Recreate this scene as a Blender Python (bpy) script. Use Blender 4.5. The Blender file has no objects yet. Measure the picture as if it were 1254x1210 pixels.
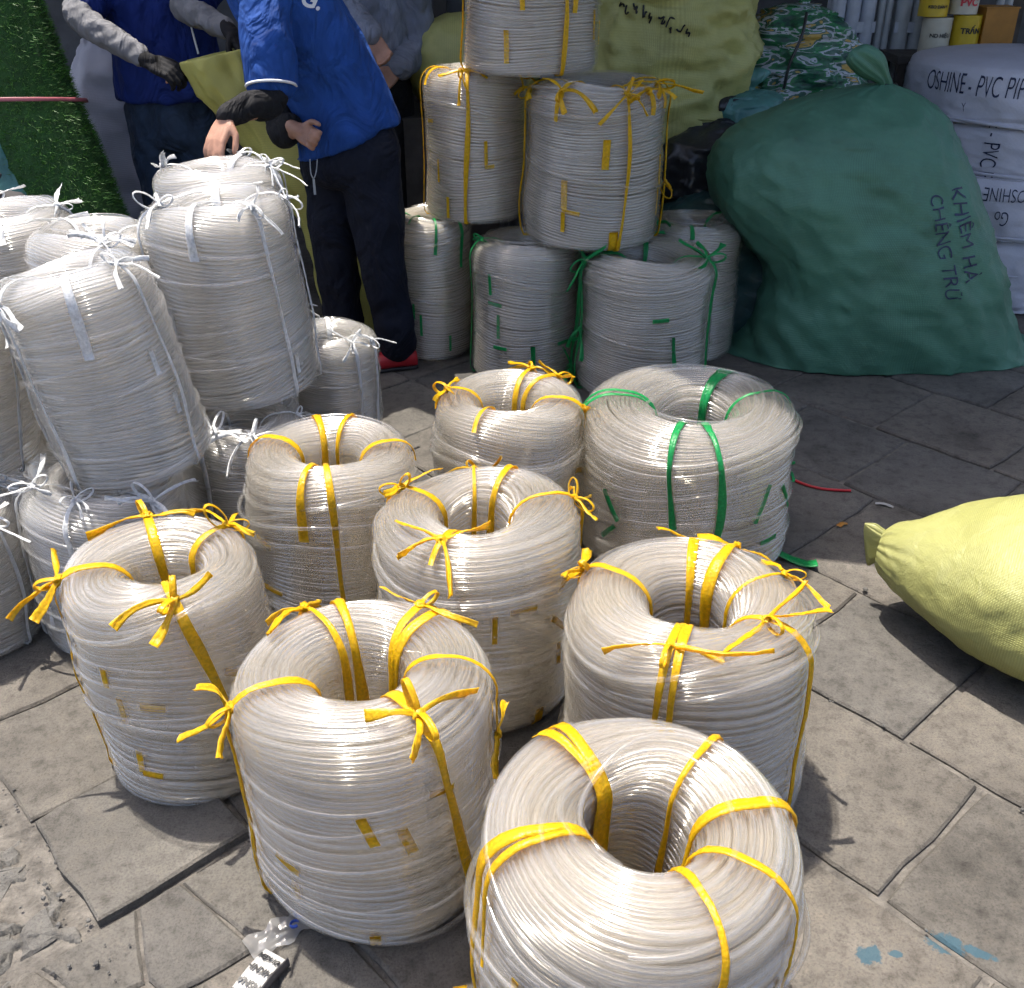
import bpy, math, random
import numpy as np
from mathutils import Vector, Matrix, noise
from mathutils.bvhtree import BVHTree

SC = bpy.context.scene
COL = SC.collection
PI = math.pi
R_ = math.radians

# ------------------------------------------------------------------ camera, sky, sun, exposure
CAM_H, PITCH, FPX, CX, CY = 1.6, R_(29.5), 1250.0, 627.0, 605.0
cam_d = bpy.data.cameras.new('camera')
cam_d.sensor_width = 36.0
cam_d.lens = 36.0 * FPX / 1254.0
cam_d.clip_start = 0.05
cam_d.clip_end = 500.0
cam = bpy.data.objects.new('camera', cam_d)
COL.objects.link(cam)
cam.location = (0, 0, CAM_H)
cam.rotation_euler = (PI / 2 - PITCH, 0, 0)
SC.camera = cam

SUN_EL, SUN_AZ = R_(75.0), R_(-46.0)          # azimuth of the sun measured from +Y towards +X
world = bpy.data.worlds.new('World')
SC.world = world
world.use_nodes = True
wn = world.node_tree.nodes
wl = world.node_tree.links
wn.clear()
w_out = wn.new('ShaderNodeOutputWorld')
w_bg = wn.new('ShaderNodeBackground')
w_sky = wn.new('ShaderNodeTexSky')
w_sky.sky_type = 'NISHITA'
w_sky.sun_disc = False
w_sky.sun_elevation = SUN_EL
w_sky.sun_rotation = SUN_AZ
w_sky.dust_density = 3.5
w_sky.air_density = 0.8
w_bg.inputs[1].default_value = 0.14
wl.new(w_sky.outputs[0], w_bg.inputs[0])
wl.new(w_bg.outputs[0], w_out.inputs[0])

to_sun = Vector((math.cos(SUN_EL) * math.sin(SUN_AZ), math.cos(SUN_EL) * math.cos(SUN_AZ), math.sin(SUN_EL)))
sun_d = bpy.data.lights.new('sun', 'SUN')
sun_d.energy = 4.2
sun_d.angle = R_(0.55)
sun_d.color = (1.0, 0.935, 0.835)
sun = bpy.data.objects.new('sun', sun_d)
COL.objects.link(sun)
sun.rotation_euler = to_sun.to_track_quat('Z', 'Y').to_euler()
sun.location = (-1, 1, 6)

vs = SC.view_settings
vs.view_transform = 'Standard'
vs.look = 'None'
vs.exposure = 1.06
vs.gamma = 1.0
vs.use_curve_mapping = False
cy = SC.cycles
cy.use_denoising = True
cy.use_adaptive_sampling = True
cy.adaptive_threshold = 0.05
cy.adaptive_min_samples = 24
cy.max_bounces = 20
cy.diffuse_bounces = 11
cy.glossy_bounces = 8
cy.transmission_bounces = 8
cy.transparent_max_bounces = 48
cy.sample_clamp_indirect = 8.0
cy.caustics_reflective = False
cy.caustics_refractive = False

# ------------------------------------------------------------------ helpers
def at(px, py, Y):
    """point at depth Y along the ray through a photo pixel"""
    u = (px - CX) / FPX
    v = (py - CY) / FPX
    d = Vector((u, math.cos(PITCH) - v * math.sin(PITCH), -math.sin(PITCH) - v * math.cos(PITCH)))
    return Vector((0, 0, CAM_H)) + d * (Y / d.y)

def at0(px, py, z=0.0):
    u = (px - CX) / FPX
    v = (py - CY) / FPX
    d = Vector((u, math.cos(PITCH) - v * math.sin(PITCH), -math.sin(PITCH) - v * math.cos(PITCH)))
    return Vector((0, 0, CAM_H)) + d * ((z - CAM_H) / d.z)

def tag(o, label=None, cat=None, group=None, kind=None):
    if label: o['label'] = label
    if cat: o['category'] = cat
    if group: o['group'] = group
    if kind: o['kind'] = kind
    return o

def empty(name, loc=(0, 0, 0), rz=0.0):
    o = bpy.data.objects.new(name, None)
    o.empty_display_size = 0.05
    COL.objects.link(o)
    o.location = loc
    o.rotation_euler = (0, 0, rz)
    return o

def link(name, me, parent=None):
    o = bpy.data.objects.new(name, me)
    COL.objects.link(o)
    if parent is not None:
        o.parent = parent
    return o

def mesh_np(name, V, F, mat, smooth=True):
    """V (n,3) array, F (m,k) int array of equal-size faces"""
    V = np.asarray(V, np.float32)
    F = np.asarray(F, np.int32)
    me = bpy.data.meshes.new(name)
    m, k = F.shape
    me.vertices.add(len(V))
    me.vertices.foreach_set('co', V.ravel())
    me.loops.add(m * k)
    me.loops.foreach_set('vertex_index', F.ravel())
    me.polygons.add(m)
    me.polygons.foreach_set('loop_start', np.arange(0, m * k, k, dtype=np.int32))
    try:
        me.polygons.foreach_set('loop_total', np.full(m, k, np.int32))
    except Exception:
        pass
    me.polygons.foreach_set('use_smooth', np.full(m, smooth, bool))
    me.update(calc_edges=True)
    me.validate()
    if mat is not None:
        me.materials.append(mat)
    return me

def mesh_pd(name, V, F, mat, smooth=False):
    me = bpy.data.meshes.new(name)
    me.from_pydata([tuple(v) for v in V], [], [tuple(f) for f in F])
    if smooth:
        me.polygons.foreach_set('use_smooth', [True] * len(me.polygons))
    me.update()
    if mat is not None:
        me.materials.append(mat)
    return me

class MB:
    """collects pieces of one part"""
    def __init__(self):
        self.V = []; self.F = []
    def add(self, V, F):
        n = len(self.V)
        self.V += [tuple(v) for v in V]
        self.F += [tuple(i + n for i in f) for f in F]
    def box(self, c, s, rot=None):
        V = []
        for x in (-1, 1):
            for y in (-1, 1):
                for z in (-1, 1):
                    v = Vector((x * s[0] / 2, y * s[1] / 2, z * s[2] / 2))
                    if rot is not None: v = rot @ v
                    V.append(v + Vector(c))
        self.add(V, [(0, 1, 3, 2), (4, 6, 7, 5), (0, 4, 5, 1), (2, 3, 7, 6), (0, 2, 6, 4), (1, 5, 7, 3)])
    def build(self, name, mat, parent=None, smooth=False):
        return link(name, mesh_pd(name, self.V, self.F, mat, smooth), parent)

def grid_faces(n, m, wrap_n=False, wrap_m=False):
    """faces of an n x m vertex grid"""
    i = np.arange(n if wrap_n else n - 1)
    j = np.arange(m if wrap_m else m - 1)
    I, J = np.meshgrid(i, j, indexing='ij')
    I = I.ravel(); J = J.ravel()
    I2 = (I + 1) % n; J2 = (J + 1) % m
    return np.stack([I * m + J, I2 * m + J, I2 * m + J2, I * m + J2], 1)

def tube(P, rad, sides=6, closed=False):
    """swept tube along a polyline; returns V, F (quads)"""
    P = np.asarray(P, float)
    n = len(P)
    T = np.gradient(P, axis=0)
    if closed:
        T = np.roll(P, -1, 0) - np.roll(P, 1, 0)
    T /= np.linalg.norm(T, axis=1)[:, None] + 1e-12
    ref = np.array([0.13, 0.21, 0.97])
    A = np.cross(T, ref); A /= np.linalg.norm(A, axis=1)[:, None] + 1e-9
    B = np.cross(T, A)
    ang = np.arange(sides) / sides * 2 * PI
    rad = np.broadcast_to(np.asarray(rad, float), (n,))
    V = P[:, None, :] + rad[:, None, None] * (A[:, None, :] * np.cos(ang)[None, :, None] + B[:, None, :] * np.sin(ang)[None, :, None])
    return V.reshape(-1, 3), grid_faces(n, sides, closed, True)[:, ::-1]

def spline(K, n):
    """Catmull-Rom through the rows of K"""
    K = np.asarray(K, float)
    m = len(K)
    t = np.linspace(0, m - 1, n)
    i = np.clip(t.astype(int), 0, m - 2)
    f = (t - i)[:, None]
    P0 = K[np.clip(i - 1, 0, m - 1)]; P1 = K[i]; P2 = K[i + 1]; P3 = K[np.clip(i + 2, 0, m - 1)]
    return 0.5 * ((2 * P1) + (-P0 + P2) * f + (2 * P0 - 5 * P1 + 4 * P2 - P3) * f ** 2 + (-P0 + 3 * P1 - 3 * P2 + P3) * f ** 3)

# ------------------------------------------------------------------ materials
def nmat(name):
    m = bpy.data.materials.new(name)
    m.use_nodes = True
    nt = m.node_tree
    b = nt.nodes['Principled BSDF']
    return m, nt, b

def N(nt, kind, **kw):
    n = nt.nodes.new(kind)
    for k, v in kw.items():
        if k in n.inputs: n.inputs[k].default_value = v
        else: setattr(n, k, v)
    return n

def ramp(nt, fac, stops):
    r = nt.nodes.new('ShaderNodeValToRGB')
    els = r.color_ramp.elements
    while len(els) > 1: els.remove(els[-1])
    els[0].position = stops[0][0]; els[0].color = (*stops[0][1], 1)
    for p, c in stops[1:]:
        e = els.new(p); e.color = (*c, 1)
    nt.links.new(fac, r.inputs[0])
    return r

def coords(nt, scale=(1, 1, 1), rot=(0, 0, 0), world_space=False):
    tc = nt.nodes.new('ShaderNodeTexCoord')
    mp = nt.nodes.new('ShaderNodeMapping')
    mp.inputs['Scale'].default_value = scale
    mp.inputs['Rotation'].default_value = rot
    if world_space:
        g = nt.nodes.new('ShaderNodeNewGeometry')
        nt.links.new(g.outputs['Position'], mp.inputs[0])
    else:
        nt.links.new(tc.outputs['Object'], mp.inputs[0])
    return mp.outputs[0]

def simple(name, col, rough=0.6, var=0.25, scale=12.0, bump=0.0, bscale=60.0, metallic=0.0, spec=0.5, sheen=0.0):
    """plain colour with uneven tone, faint dirt and fine relief"""
    m, nt, b = nmat(name)
    co = coords(nt)
    n1 = N(nt, 'ShaderNodeTexNoise', Scale=scale, Detail=5.0, Roughness=0.6)
    nt.links.new(co, n1.inputs['Vector'])
    lo = tuple(c * (1 - var) for c in col); hi = tuple(min(1, c * (1 + var)) for c in col)
    r = ramp(nt, n1.outputs['Fac'], [(0.3, lo), (0.7, hi)])
    nt.links.new(r.outputs[0], b.inputs['Base Color'])
    b.inputs['Roughness'].default_value = rough
    b.inputs['Metallic'].default_value = metallic
    b.inputs['Specular IOR Level'].default_value = spec
    if sheen: b.inputs['Sheen Weight'].default_value = sheen
    if bump:
        n2 = N(nt, 'ShaderNodeTexNoise', Scale=bscale, Detail=4.0)
        nt.links.new(co, n2.inputs['Vector'])
        bp = N(nt, 'ShaderNodeBump', Strength=bump, Distance=0.01)
        nt.links.new(n2.outputs['Fac'], bp.inputs['Height'])
        nt.links.new(bp.outputs[0], b.inputs['Normal'])
    return m

def pvc_mat(name, tint, trans=0.75, body=(0.97, 0.955, 0.93), rough=0.17, tl=0.74):
    """clear soft PVC tube: mostly see-through, partly milky, glossy on both walls"""
    m = bpy.data.materials.new(name); m.use_nodes = True
    nt = m.node_tree; nt.nodes.clear()
    out = nt.nodes.new('ShaderNodeOutputMaterial')
    dif = N(nt, 'ShaderNodeBsdfDiffuse'); tra = N(nt, 'ShaderNodeBsdfTranslucent')
    trn = N(nt, 'ShaderNodeBsdfTransparent'); glo = N(nt, 'ShaderNodeBsdfGlossy')
    dif.inputs[0].default_value = (*body, 1); tra.inputs[0].default_value = (*body, 1)
    trn.inputs[0].default_value = (*tint, 1)
    glo.inputs[0].default_value = (1, 1, 1, 1)
    glo.inputs['Roughness'].default_value = rough
    def mix(f, p, q):
        x = N(nt, 'ShaderNodeMixShader'); x.inputs[0].default_value = f
        nt.links.new(p.outputs[0], x.inputs[1]); nt.links.new(q.outputs[0], x.inputs[2])
        return x
    p = mix(trans, mix(tl, dif, tra), trn)
    lw = N(nt, 'ShaderNodeLayerWeight', Blend=0.5)            # Schlick reflection of the plastic skin
    pw = N(nt, 'ShaderNodeMath', operation='POWER'); pw.inputs[1].default_value = 3.4
    nt.links.new(lw.outputs['Facing'], pw.inputs[0])
    ma = N(nt, 'ShaderNodeMath', operation='MULTIPLY_ADD'); ma.inputs[1].default_value = 0.8; ma.inputs[2].default_value = 0.085
    nt.links.new(pw.outputs[0], ma.inputs[0])
    geo = nt.nodes.new('ShaderNodeNewGeometry')
    inv = N(nt, 'ShaderNodeMath', operation='MULTIPLY_ADD'); inv.inputs[1].default_value = -0.7; inv.inputs[2].default_value = 1.0
    nt.links.new(geo.outputs['Backfacing'], inv.inputs[0])
    m2 = N(nt, 'ShaderNodeMath', operation='MULTIPLY')
    nt.links.new(ma.outputs[0], m2.inputs[0]); nt.links.new(inv.outputs[0], m2.inputs[1])
    ma = m2
    x = mix(0, p, glo)
    nt.links.new(ma.outputs[0], x.inputs[0])
    nt.links.new(x.outputs[0], out.inputs[0])
    return m

def ribbon_mat(name, col, trans=0.35):
    """thin split-film plastic ribbon: glossy, streaked along its length, lets light through"""
    m, nt, b = nmat(name)
    co = coords(nt, scale=(1, 1, 1))
    n1 = N(nt, 'ShaderNodeTexNoise', Scale=160.0, Detail=3.0)
    nt.links.new(co, n1.inputs['Vector'])
    r = ramp(nt, n1.outputs['Fac'], [(0.3, tuple(c * 0.72 for c in col)), (0.62, col), (0.8, tuple(min(1, c * 1.15 + 0.04) for c in col))])
    nt.links.new(r.outputs[0], b.inputs['Base Color'])
    b.inputs['Roughness'].default_value = 0.3
    bp = N(nt, 'ShaderNodeBump', Strength=0.5, Distance=0.004)
    nt.links.new(n1.outputs['Fac'], bp.inputs['Height'])
    nt.links.new(bp.outputs[0], b.inputs['Normal'])
    tr = N(nt, 'ShaderNodeBsdfTranslucent')
    nt.links.new(r.outputs[0], tr.inputs[0])
    mx = N(nt, 'ShaderNodeMixShader'); mx.inputs[0].default_value = trans
    out = nt.nodes['Material Output']
    nt.links.new(b.outputs[0], mx.inputs[1]); nt.links.new(tr.outputs[0], mx.inputs[2])
    nt.links.new(mx.outputs[0], out.inputs[0])
    return m

M = {}
M['pvc'] = pvc_mat('clear_pvc', (0.999, 0.993, 0.979), 0.87, (0.98, 0.962, 0.93), rough=0.10)
M['pvc_inner'] = pvc_mat('clear_pvc_inner', (0.999, 0.985, 0.955), 0.76, (0.995, 0.956, 0.89), 0.18, 0.72)
M['pvc_white'] = pvc_mat('clear_pvc_white', (0.999, 0.997, 0.993), 0.86, (0.98, 0.974, 0.965), 0.10)
M['pvc_white_inner'] = pvc_mat('clear_pvc_white_inner', (0.999, 0.99, 0.97), 0.64, (0.994, 0.98, 0.955), 0.2, 0.66)
M['pvc_stack_inner'] = pvc_mat('pvc_stack_shade_lift', (0.999, 0.985, 0.955), 0.48, (0.994, 0.955, 0.895), 0.2, 0.6)  # same tubing made milkier, a brighter copy for the coils standing in shade
M['pvc_stack_core'] = M['pvc_stack_inner']
M['pvc_core'] = pvc_mat('clear_pvc_core', (0.999, 0.985, 0.955), 0.4, (0.994, 0.95, 0.88), 0.3, 0.6)
M['pvc_white_core'] = M['pvc_white_inner']
M['yellow_ribbon'] = ribbon_mat('yellow_ribbon', (0.90, 0.58, 0.012), 0.45)
M['green_ribbon'] = ribbon_mat('green_ribbon', (0.015, 0.38, 0.10), 0.4)
M['white_ribbon'] = ribbon_mat('white_ribbon', (0.90, 0.91, 0.92), 0.45)
# ------------------------------------------------------------------ the setting
_a = at0(1160, 1156); _b = at0(1064, 1168); _c = at0(1098, 1167); _d = at0(1198, 1166)
PAINT = [(_a.x, _a.y, .034, .024, R_(-20)), (_d.x, _d.y, .034, .010, R_(-25)), (_b.x, _b.y, .026, .018, .3), (_c.x, _c.y, .014, .008, 0)]
def stone_mat(name, base=(0.130, 0.123, 0.113), dark=(0.16, 0.15, 0.14)):
    m, nt, b = nmat(name)
    co = coords(nt, world_space=True)
    big = N(nt, 'ShaderNodeTexNoise', Scale=2.6, Detail=6.0, Roughness=0.65); nt.links.new(co, big.inputs['Vector'])
    mid = N(nt, 'ShaderNodeTexNoise', Scale=26.0, Detail=8.0, Roughness=0.7); nt.links.new(co, mid.inputs['Vector'])
    fin = N(nt, 'ShaderNodeTexNoise', Scale=210.0, Detail=4.0, Roughness=0.7); nt.links.new(co, fin.inputs['Vector'])
    vor = N(nt, 'ShaderNodeTexVoronoi', Scale=95.0); nt.links.new(co, vor.inputs['Vector'])
    rnd = nt.nodes.new('ShaderNodeObjectInfo')
    r1 = ramp(nt, big.outputs['Fac'], [(0.30, tuple(c * 0.50 for c in base)), (0.43, tuple(c * 0.82 for c in base)), (0.56, tuple(c * 1.05 for c in base)), (0.72, tuple(c * 1.42 for c in base))])
    r2 = ramp(nt, mid.outputs['Fac'], [(0.30, (0.42, 0.41, 0.40)), (0.50, (0.92, 0.92, 0.92)), (0.75, (1.12, 1.08, 1.02))])
    mul = N(nt, 'ShaderNodeMix', data_type='RGBA', blend_type='MULTIPLY'); mul.inputs[0].default_value = 0.85
    nt.links.new(r1.outputs[0], mul.inputs[6]); nt.links.new(r2.outputs[0], mul.inputs[7])
    r3 = ramp(nt, fin.outputs['Fac'], [(0.36, (0.6, 0.59, 0.58)), (0.48, (0.95, 0.95, 0.95)), (0.60, (1.05, 1.04, 1.02)), (0.70, (1.22, 1.2, 1.16))])
    mul2 = N(nt, 'ShaderNodeMix', data_type='RGBA', blend_type='MULTIPLY'); mul2.inputs[0].default_value = 0.8
    nt.links.new(mul.outputs[2], mul2.inputs[6]); nt.links.new(r3.outputs[0], mul2.inputs[7])
    # each stone a shade of its own
    tone = ramp(nt, rnd.outputs['Random'], [(0.0, (0.80, 0.80, 0.81)), (0.5, (1, 0.985, 0.96)), (1.0, (1.12, 1.05, 0.98))])
    mul3 = N(nt, 'ShaderNodeMix', data_type='RGBA', blend_type='MULTIPLY'); mul3.inputs[0].default_value = 1.0
    nt.links.new(mul2.outputs[2], mul3.inputs[6]); nt.links.new(tone.outputs[0], mul3.inputs[7])
    # dried blue paint spilt on the stone
    col = mul3.outputs[2]
    pn = N(nt, 'ShaderNodeTexNoise', Scale=55.0, Detail=7.0, Roughness=0.72); nt.links.new(co, pn.inputs['Vector'])
    for cx_, cy_, rx_, ry_, rot_ in PAINT:
        mp = nt.nodes.new('ShaderNodeMapping'); mp.vector_type = 'TEXTURE'
        mp.inputs['Location'].default_value = (cx_, cy_, 0); mp.inputs['Rotation'].default_value = (0, 0, rot_); mp.inputs['Scale'].default_value = (rx_, ry_, 1)
        nt.links.new(co, mp.inputs[0])
        ln = N(nt, 'ShaderNodeVectorMath', operation='LENGTH'); nt.links.new(mp.outputs[0], ln.inputs[0])
        ad = N(nt, 'ShaderNodeMath', operation='MULTIPLY_ADD'); ad.inputs[1].default_value = 2.2; nt.links.new(pn.outputs['Fac'], ad.inputs[0]); nt.links.new(ln.outputs['Value'], ad.inputs[2])
        mr = N(nt, 'ShaderNodeMapRange'); mr.inputs['From Min'].default_value = 1.92; mr.inputs['From Max'].default_value = 2.12; mr.inputs['To Min'].default_value = 0.86; mr.inputs['To Max'].default_value = 0.0
        nt.links.new(ad.outputs[0], mr.inputs['Value'])
        mxp = N(nt, 'ShaderNodeMix', data_type='RGBA', blend_type='MIX'); nt.links.new(mr.outputs[0], mxp.inputs[0])
        nt.links.new(col, mxp.inputs[6]); mxp.inputs[7].default_value = (.035, .085, .115, 1)
        col = mxp.outputs[2]
    nt.links.new(col, b.inputs['Base Color'])
    b.inputs['Roughness'].default_value = 0.82
    b.inputs['Specular IOR Level'].default_value = 0.3
    add = N(nt, 'ShaderNodeMath', operation='ADD'); nt.links.new(mid.outputs['Fac'], add.inputs[0])
    sc = N(nt, 'ShaderNodeMath', operation='MULTIPLY'); sc.inputs[1].default_value = 0.35
    nt.links.new(fin.outputs['Fac'], sc.inputs[0]); nt.links.new(sc.outputs[0], add.inputs[1])
    bp = N(nt, 'ShaderNodeBump', Strength=0.75, Distance=0.012)
    nt.links.new(add.outputs[0], bp.inputs['Height']); nt.links.new(bp.outputs[0], b.inputs['Normal'])
    return m

M['stone'] = stone_mat('paving_stone')
M['rubble'] = stone_mat('broken_concrete', (0.145, 0.142, 0.137))
M['dirt'] = simple('joint_dirt', (0.11, 0.10, 0.088), 0.95, 0.5, 30, 0.8, 120)

gr = link('ground', mesh_pd('ground', [(-60, -60, -.05), (60, -60, -.05), (60, 60, -.05), (-60, 60, -.05)], [(0, 1, 2, 3)], M['rubble']))
tag(gr, 'grey dusty street ground around the paving', kind='structure')
pav = link('pavement', mesh_pd('pavement', [(-6, -1.5, -.009), (6, -1.5, -.009), (6, 8, -.009), (-6, 8, -.009)], [(0, 1, 2, 3)], M['dirt']))
tag(pav, 'stone slab pavement with dirt-filled joints', kind='structure')

AX = Vector((.676, -.737, 0)); BX = Vector((.737, .676, 0))
def ab(a, b, z=0.0):
    v = AX * a + BX * b
    return Vector((v.x, v.y, z))

def slab_mesh(poly, z, rng, gap=0.004, per=4, wob=0.005):
    """poly: corner points (x, y) counter-clockwise; top face with worn rounded edge and short flanks"""
    c = sum((Vector(p) for p in poly), Vector((0, 0))) / len(poly)
    ring = []
    for i, p in enumerate(poly):
        q = poly[(i + 1) % len(poly)]
        for k in range(per):
            t = k / per
            v = Vector(p).lerp(Vector(q), t)
            d = (v - c)
            n = Vector((q[1] - p[1], p[0] - q[0])).normalized()
            v = v - n * (gap + rng.uniform(-wob, wob)) if k else v - d.normalized() * (gap * 1.6 + rng.uniform(0, wob * 1.5))
            ring.append(v)
    n = len(ring)
    V, F = [], []
    tx, ty = rng.uniform(-.006, .006), rng.uniform(-.006, .006)
    for v in ring:                                  # upper rim, drawn in a little
        w = c + (v - c) * (1 - 0.006 / max(.03, (v - c).length))
        V.append((w.x, w.y, z + (w.x - c.x) * tx + (w.y - c.y) * ty))
    for v in ring: V.append((v.x, v.y, z - 0.005))
    for v in ring: V.append((v.x, v.y, -0.03))
    F.append(tuple(range(n)))
    for i in range(n):
        j = (i + 1) % n
        F.append((i, n + i, n + j, j)); F.append((n + i, 2 * n + i, 2 * n + j, n + j))
    return V, F

rng = random.Random(5)
rows = [.27, .60, .925, 1.38, 1.80, 2.246, 2.75, 3.2, 3.66, 4.1, 4.55, 5.0, 5.45, 5.9]
offs = {0: -1.41, 1: -1.2, 2: -.66, 3: -.485, 4: -.67, 5: -1.28, 6: -1.42}
def in_view(x, y):
    return .8 < y < 5.0 and abs(x) < .55 * y + .55
def in_left_view(x, y): return in_view(x, y)
n_slab = 0
def add_slab(poly, z=None, **kw):
    z = rng.uniform(-.003, .003) if z is None else z
    V, F = slab_mesh(poly, z, rng, **kw)
    link('slab', mesh_pd('slab', V, F, M['stone']), pav)

def clip(poly, n, d):
    """keep the side n.p <= d"""
    out = []
    for i, p in enumerate(poly):
        q = poly[(i + 1) % len(poly)]
        fp = n.dot(p) - d; fq = n.dot(q) - d
        if fp <= 0: out.append(p)
        if fp * fq < 0: out.append(p + (q - p) * (fp / (fp - fq)))
    return out

def shatter(poly, seeds):
    for i, s_ in enumerate(seeds):
        pl = [Vector(p) for p in poly]
        for j, t_ in enumerate(seeds):
            if i == j: continue
            nn = (t_ - s_); d = nn.dot((s_ + t_) / 2)
            pl = clip(pl, nn, d)
            if len(pl) < 3: break
        if len(pl) >= 3: yield pl

for r in range(len(rows) - 1):
    b0, b1 = rows[r], rows[r + 1]
    L = .37 if r < 2 else (.44 if r % 2 else .40)
    js = []
    a = offs.get(r, -1.3 + .17 * (r % 3))
    k0 = -9
    if r == 0: js = [-3.2, -2.82, -2.46, -2.10, -1.745, -1.41, -.95, -.5, -.1, .3]
    elif r == 4: js = [-1.04 - .4 * k for k in range(9, 0, -1)] + [-1.04, -.67, -.25, .15, .55, .95]
    else: js = [a + L * k + rng.uniform(-.02, .02) * (k != 0) for k in range(-9, 9)]
    for k in range(len(js) - 1):
        a0, a1 = js[k], js[k + 1]
        c = ab((a0 + a1) / 2, (b0 + b1) / 2)
        if not in_view(c.x, c.y): continue
        e = .004
        poly = [ab(a0, b0).xy, ab(a1, b0).xy, ab(a1, b1).xy, ab(a0, b1).xy]
        area = sum(poly[i].x * poly[(i + 1) % 4].y - poly[(i + 1) % 4].x * poly[i].y for i in range(4))
        if area < 0: poly = poly[::-1]
        if r == 0 and k == 5:
            # the cracked slab in front: broken into pieces that lie uneven
            big = [ab(-1.41, -.12).xy, ab(-.95, -.12).xy, ab(-.95, b1).xy, ab(-1.41, b1).xy]
            ar = sum(big[i].x * big[(i + 1) % 4].y - big[(i + 1) % 4].x * big[i].y for i in range(4))
            if ar < 0: big = big[::-1]
            seeds = [ab(-1.36, .02).xy, ab(-1.30, .14).xy, ab(-1.33, .24).xy, ab(-1.22, .20).xy, ab(-1.20, .05).xy, ab(-1.28, .38).xy, ab(-1.10, .36).xy, ab(-1.05, .10).xy, ab(-1.02, .52).xy, ab(-1.3, .52).xy]
            for pl in shatter(big, seeds):
                add_slab(pl, -.001 + rng.uniform(-.003, .003), gap=.0022, per=3, wob=.003)
            continue
        if r == 0 and k in (4,):
            add_slab(poly, .014, gap=.007)
            continue
        add_slab(poly, gap=.004 + rng.uniform(0, .004))
# lower right: slabs before the first full row
for (a0, a1, b0, b1) in [(-.95, -.5, -.12, .27), (-.5, -.1, -.12, .27), (-.5, -.1, .27, .60)]:
    pass

# crumbled concrete at the kerb
nx, ny = 230, 260
xs = np.linspace(-1.75, -.60, nx); ys = np.linspace(.85, 2.05, ny)
Vr = []
for x in xs:
    for y in ys:
        p = Vector((x, y, 0))
        a_, b_ = p.dot(AX), p.dot(BX)
        edge = .245 + .035 * noise.noise(Vector((x * 9, y * 9, 3))) - (0.0 if a_ < -1.41 else 1.0) * (a_ + 1.41) * .6
        d = edge - b_
        h = .022 * noise.fractal(Vector((x * 8, y * 8, 1)), .9, 2.0, 6)
        v1 = noise.cell(Vector((x * 13 + 2.2 * noise.noise(Vector((x * 9, y * 9, 0))), y * 13 + 2.2 * noise.noise(Vector((x * 9, y * 9, 7))), 0)))
        h += .030 * v1 + .010 * (1 - 2 * abs(noise.noise(Vector((x * 22, y * 22, 5))))) + .012 * noise.noise(Vector((x * 45, y * 45, 2))) + .006 * noise.noise(Vector((x * 110, y * 110, 4)))
        z = -.006 + h * .8 - .016
        if a_ > -1.40: d = min(d, (-.02 if b_ > -.13 else .1))
        if d < 0: z = min(z, -.02) - .03
        Vr.append((x, y, z))
rb = link('broken_concrete', mesh_np('broken_concrete', np.array(Vr), grid_faces(nx, ny), M['rubble'], True))
tag(rb, 'crumbled grey concrete along the pavement edge', kind='structure')

# angular broken pieces bedded in it
_seeds = [ab(rng.uniform(-2.7, -1.45), rng.uniform(-.40, .24)).xy for _ in range(95)]
_big = [ab(-2.75, -.42).xy, ab(-1.435, -.42).xy, ab(-1.435, .225).xy, ab(-2.75, .285).xy]
if sum(_big[i].x * _big[(i + 1) % 4].y - _big[(i + 1) % 4].x * _big[i].y for i in range(4)) < 0: _big = _big[::-1]
for pl in shatter(_big, _seeds):
    if rng.random() < .12: continue
    V, F = slab_mesh(pl, rng.uniform(-.016, .012), rng, gap=rng.uniform(.001, .007), per=3, wob=.006)
    cc = sum((Vector(v) for v in V), Vector()) / len(V)
    tx, ty = rng.uniform(-.14, .14), rng.uniform(-.14, .14)
    n_ = len(V) // 3
    V = [(x, y, z + ((x - cc.x) * tx + (y - cc.y) * ty + .010 * noise.noise(Vector((x * 40, y * 40, 0))) if i < 2 * n_ else 0)) for i, (x, y, z) in enumerate(V)]
    link('chunk', mesh_pd('chunk', V, F, M['rubble']), rb)

# shop wall behind the goods
M['wall'] = simple('dark_plaster', (0.10, 0.10, 0.105), 0.9, 0.35, 5, 0.3, 40)  # dark grey all over, tone varying at random
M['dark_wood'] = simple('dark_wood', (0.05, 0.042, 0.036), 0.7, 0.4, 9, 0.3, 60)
sw = empty('shop', (0, 6.3, 0)); tag(sw, 'dim shop front behind the heaped goods', 'shop')
mb = MB(); mb.box((0, .1, 1.7), (9, .18, 3.4)); mb.build('wall', M['wall'], sw)
for k, x in enumerate((-3.6, -2.0, -.4, 1.2, 2.8)):
    mb = MB(); mb.box((x, -.03, 1.5), (.07, .06, 3.0)); mb.build('shelf_post', M['dark_wood'], sw)
for z in (.75, 1.55, 2.2):
    mb = MB(); mb.box((0, -.2, z), (7.6, .36, .03)); mb.build('shelf', M['dark_wood'], sw)

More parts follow.
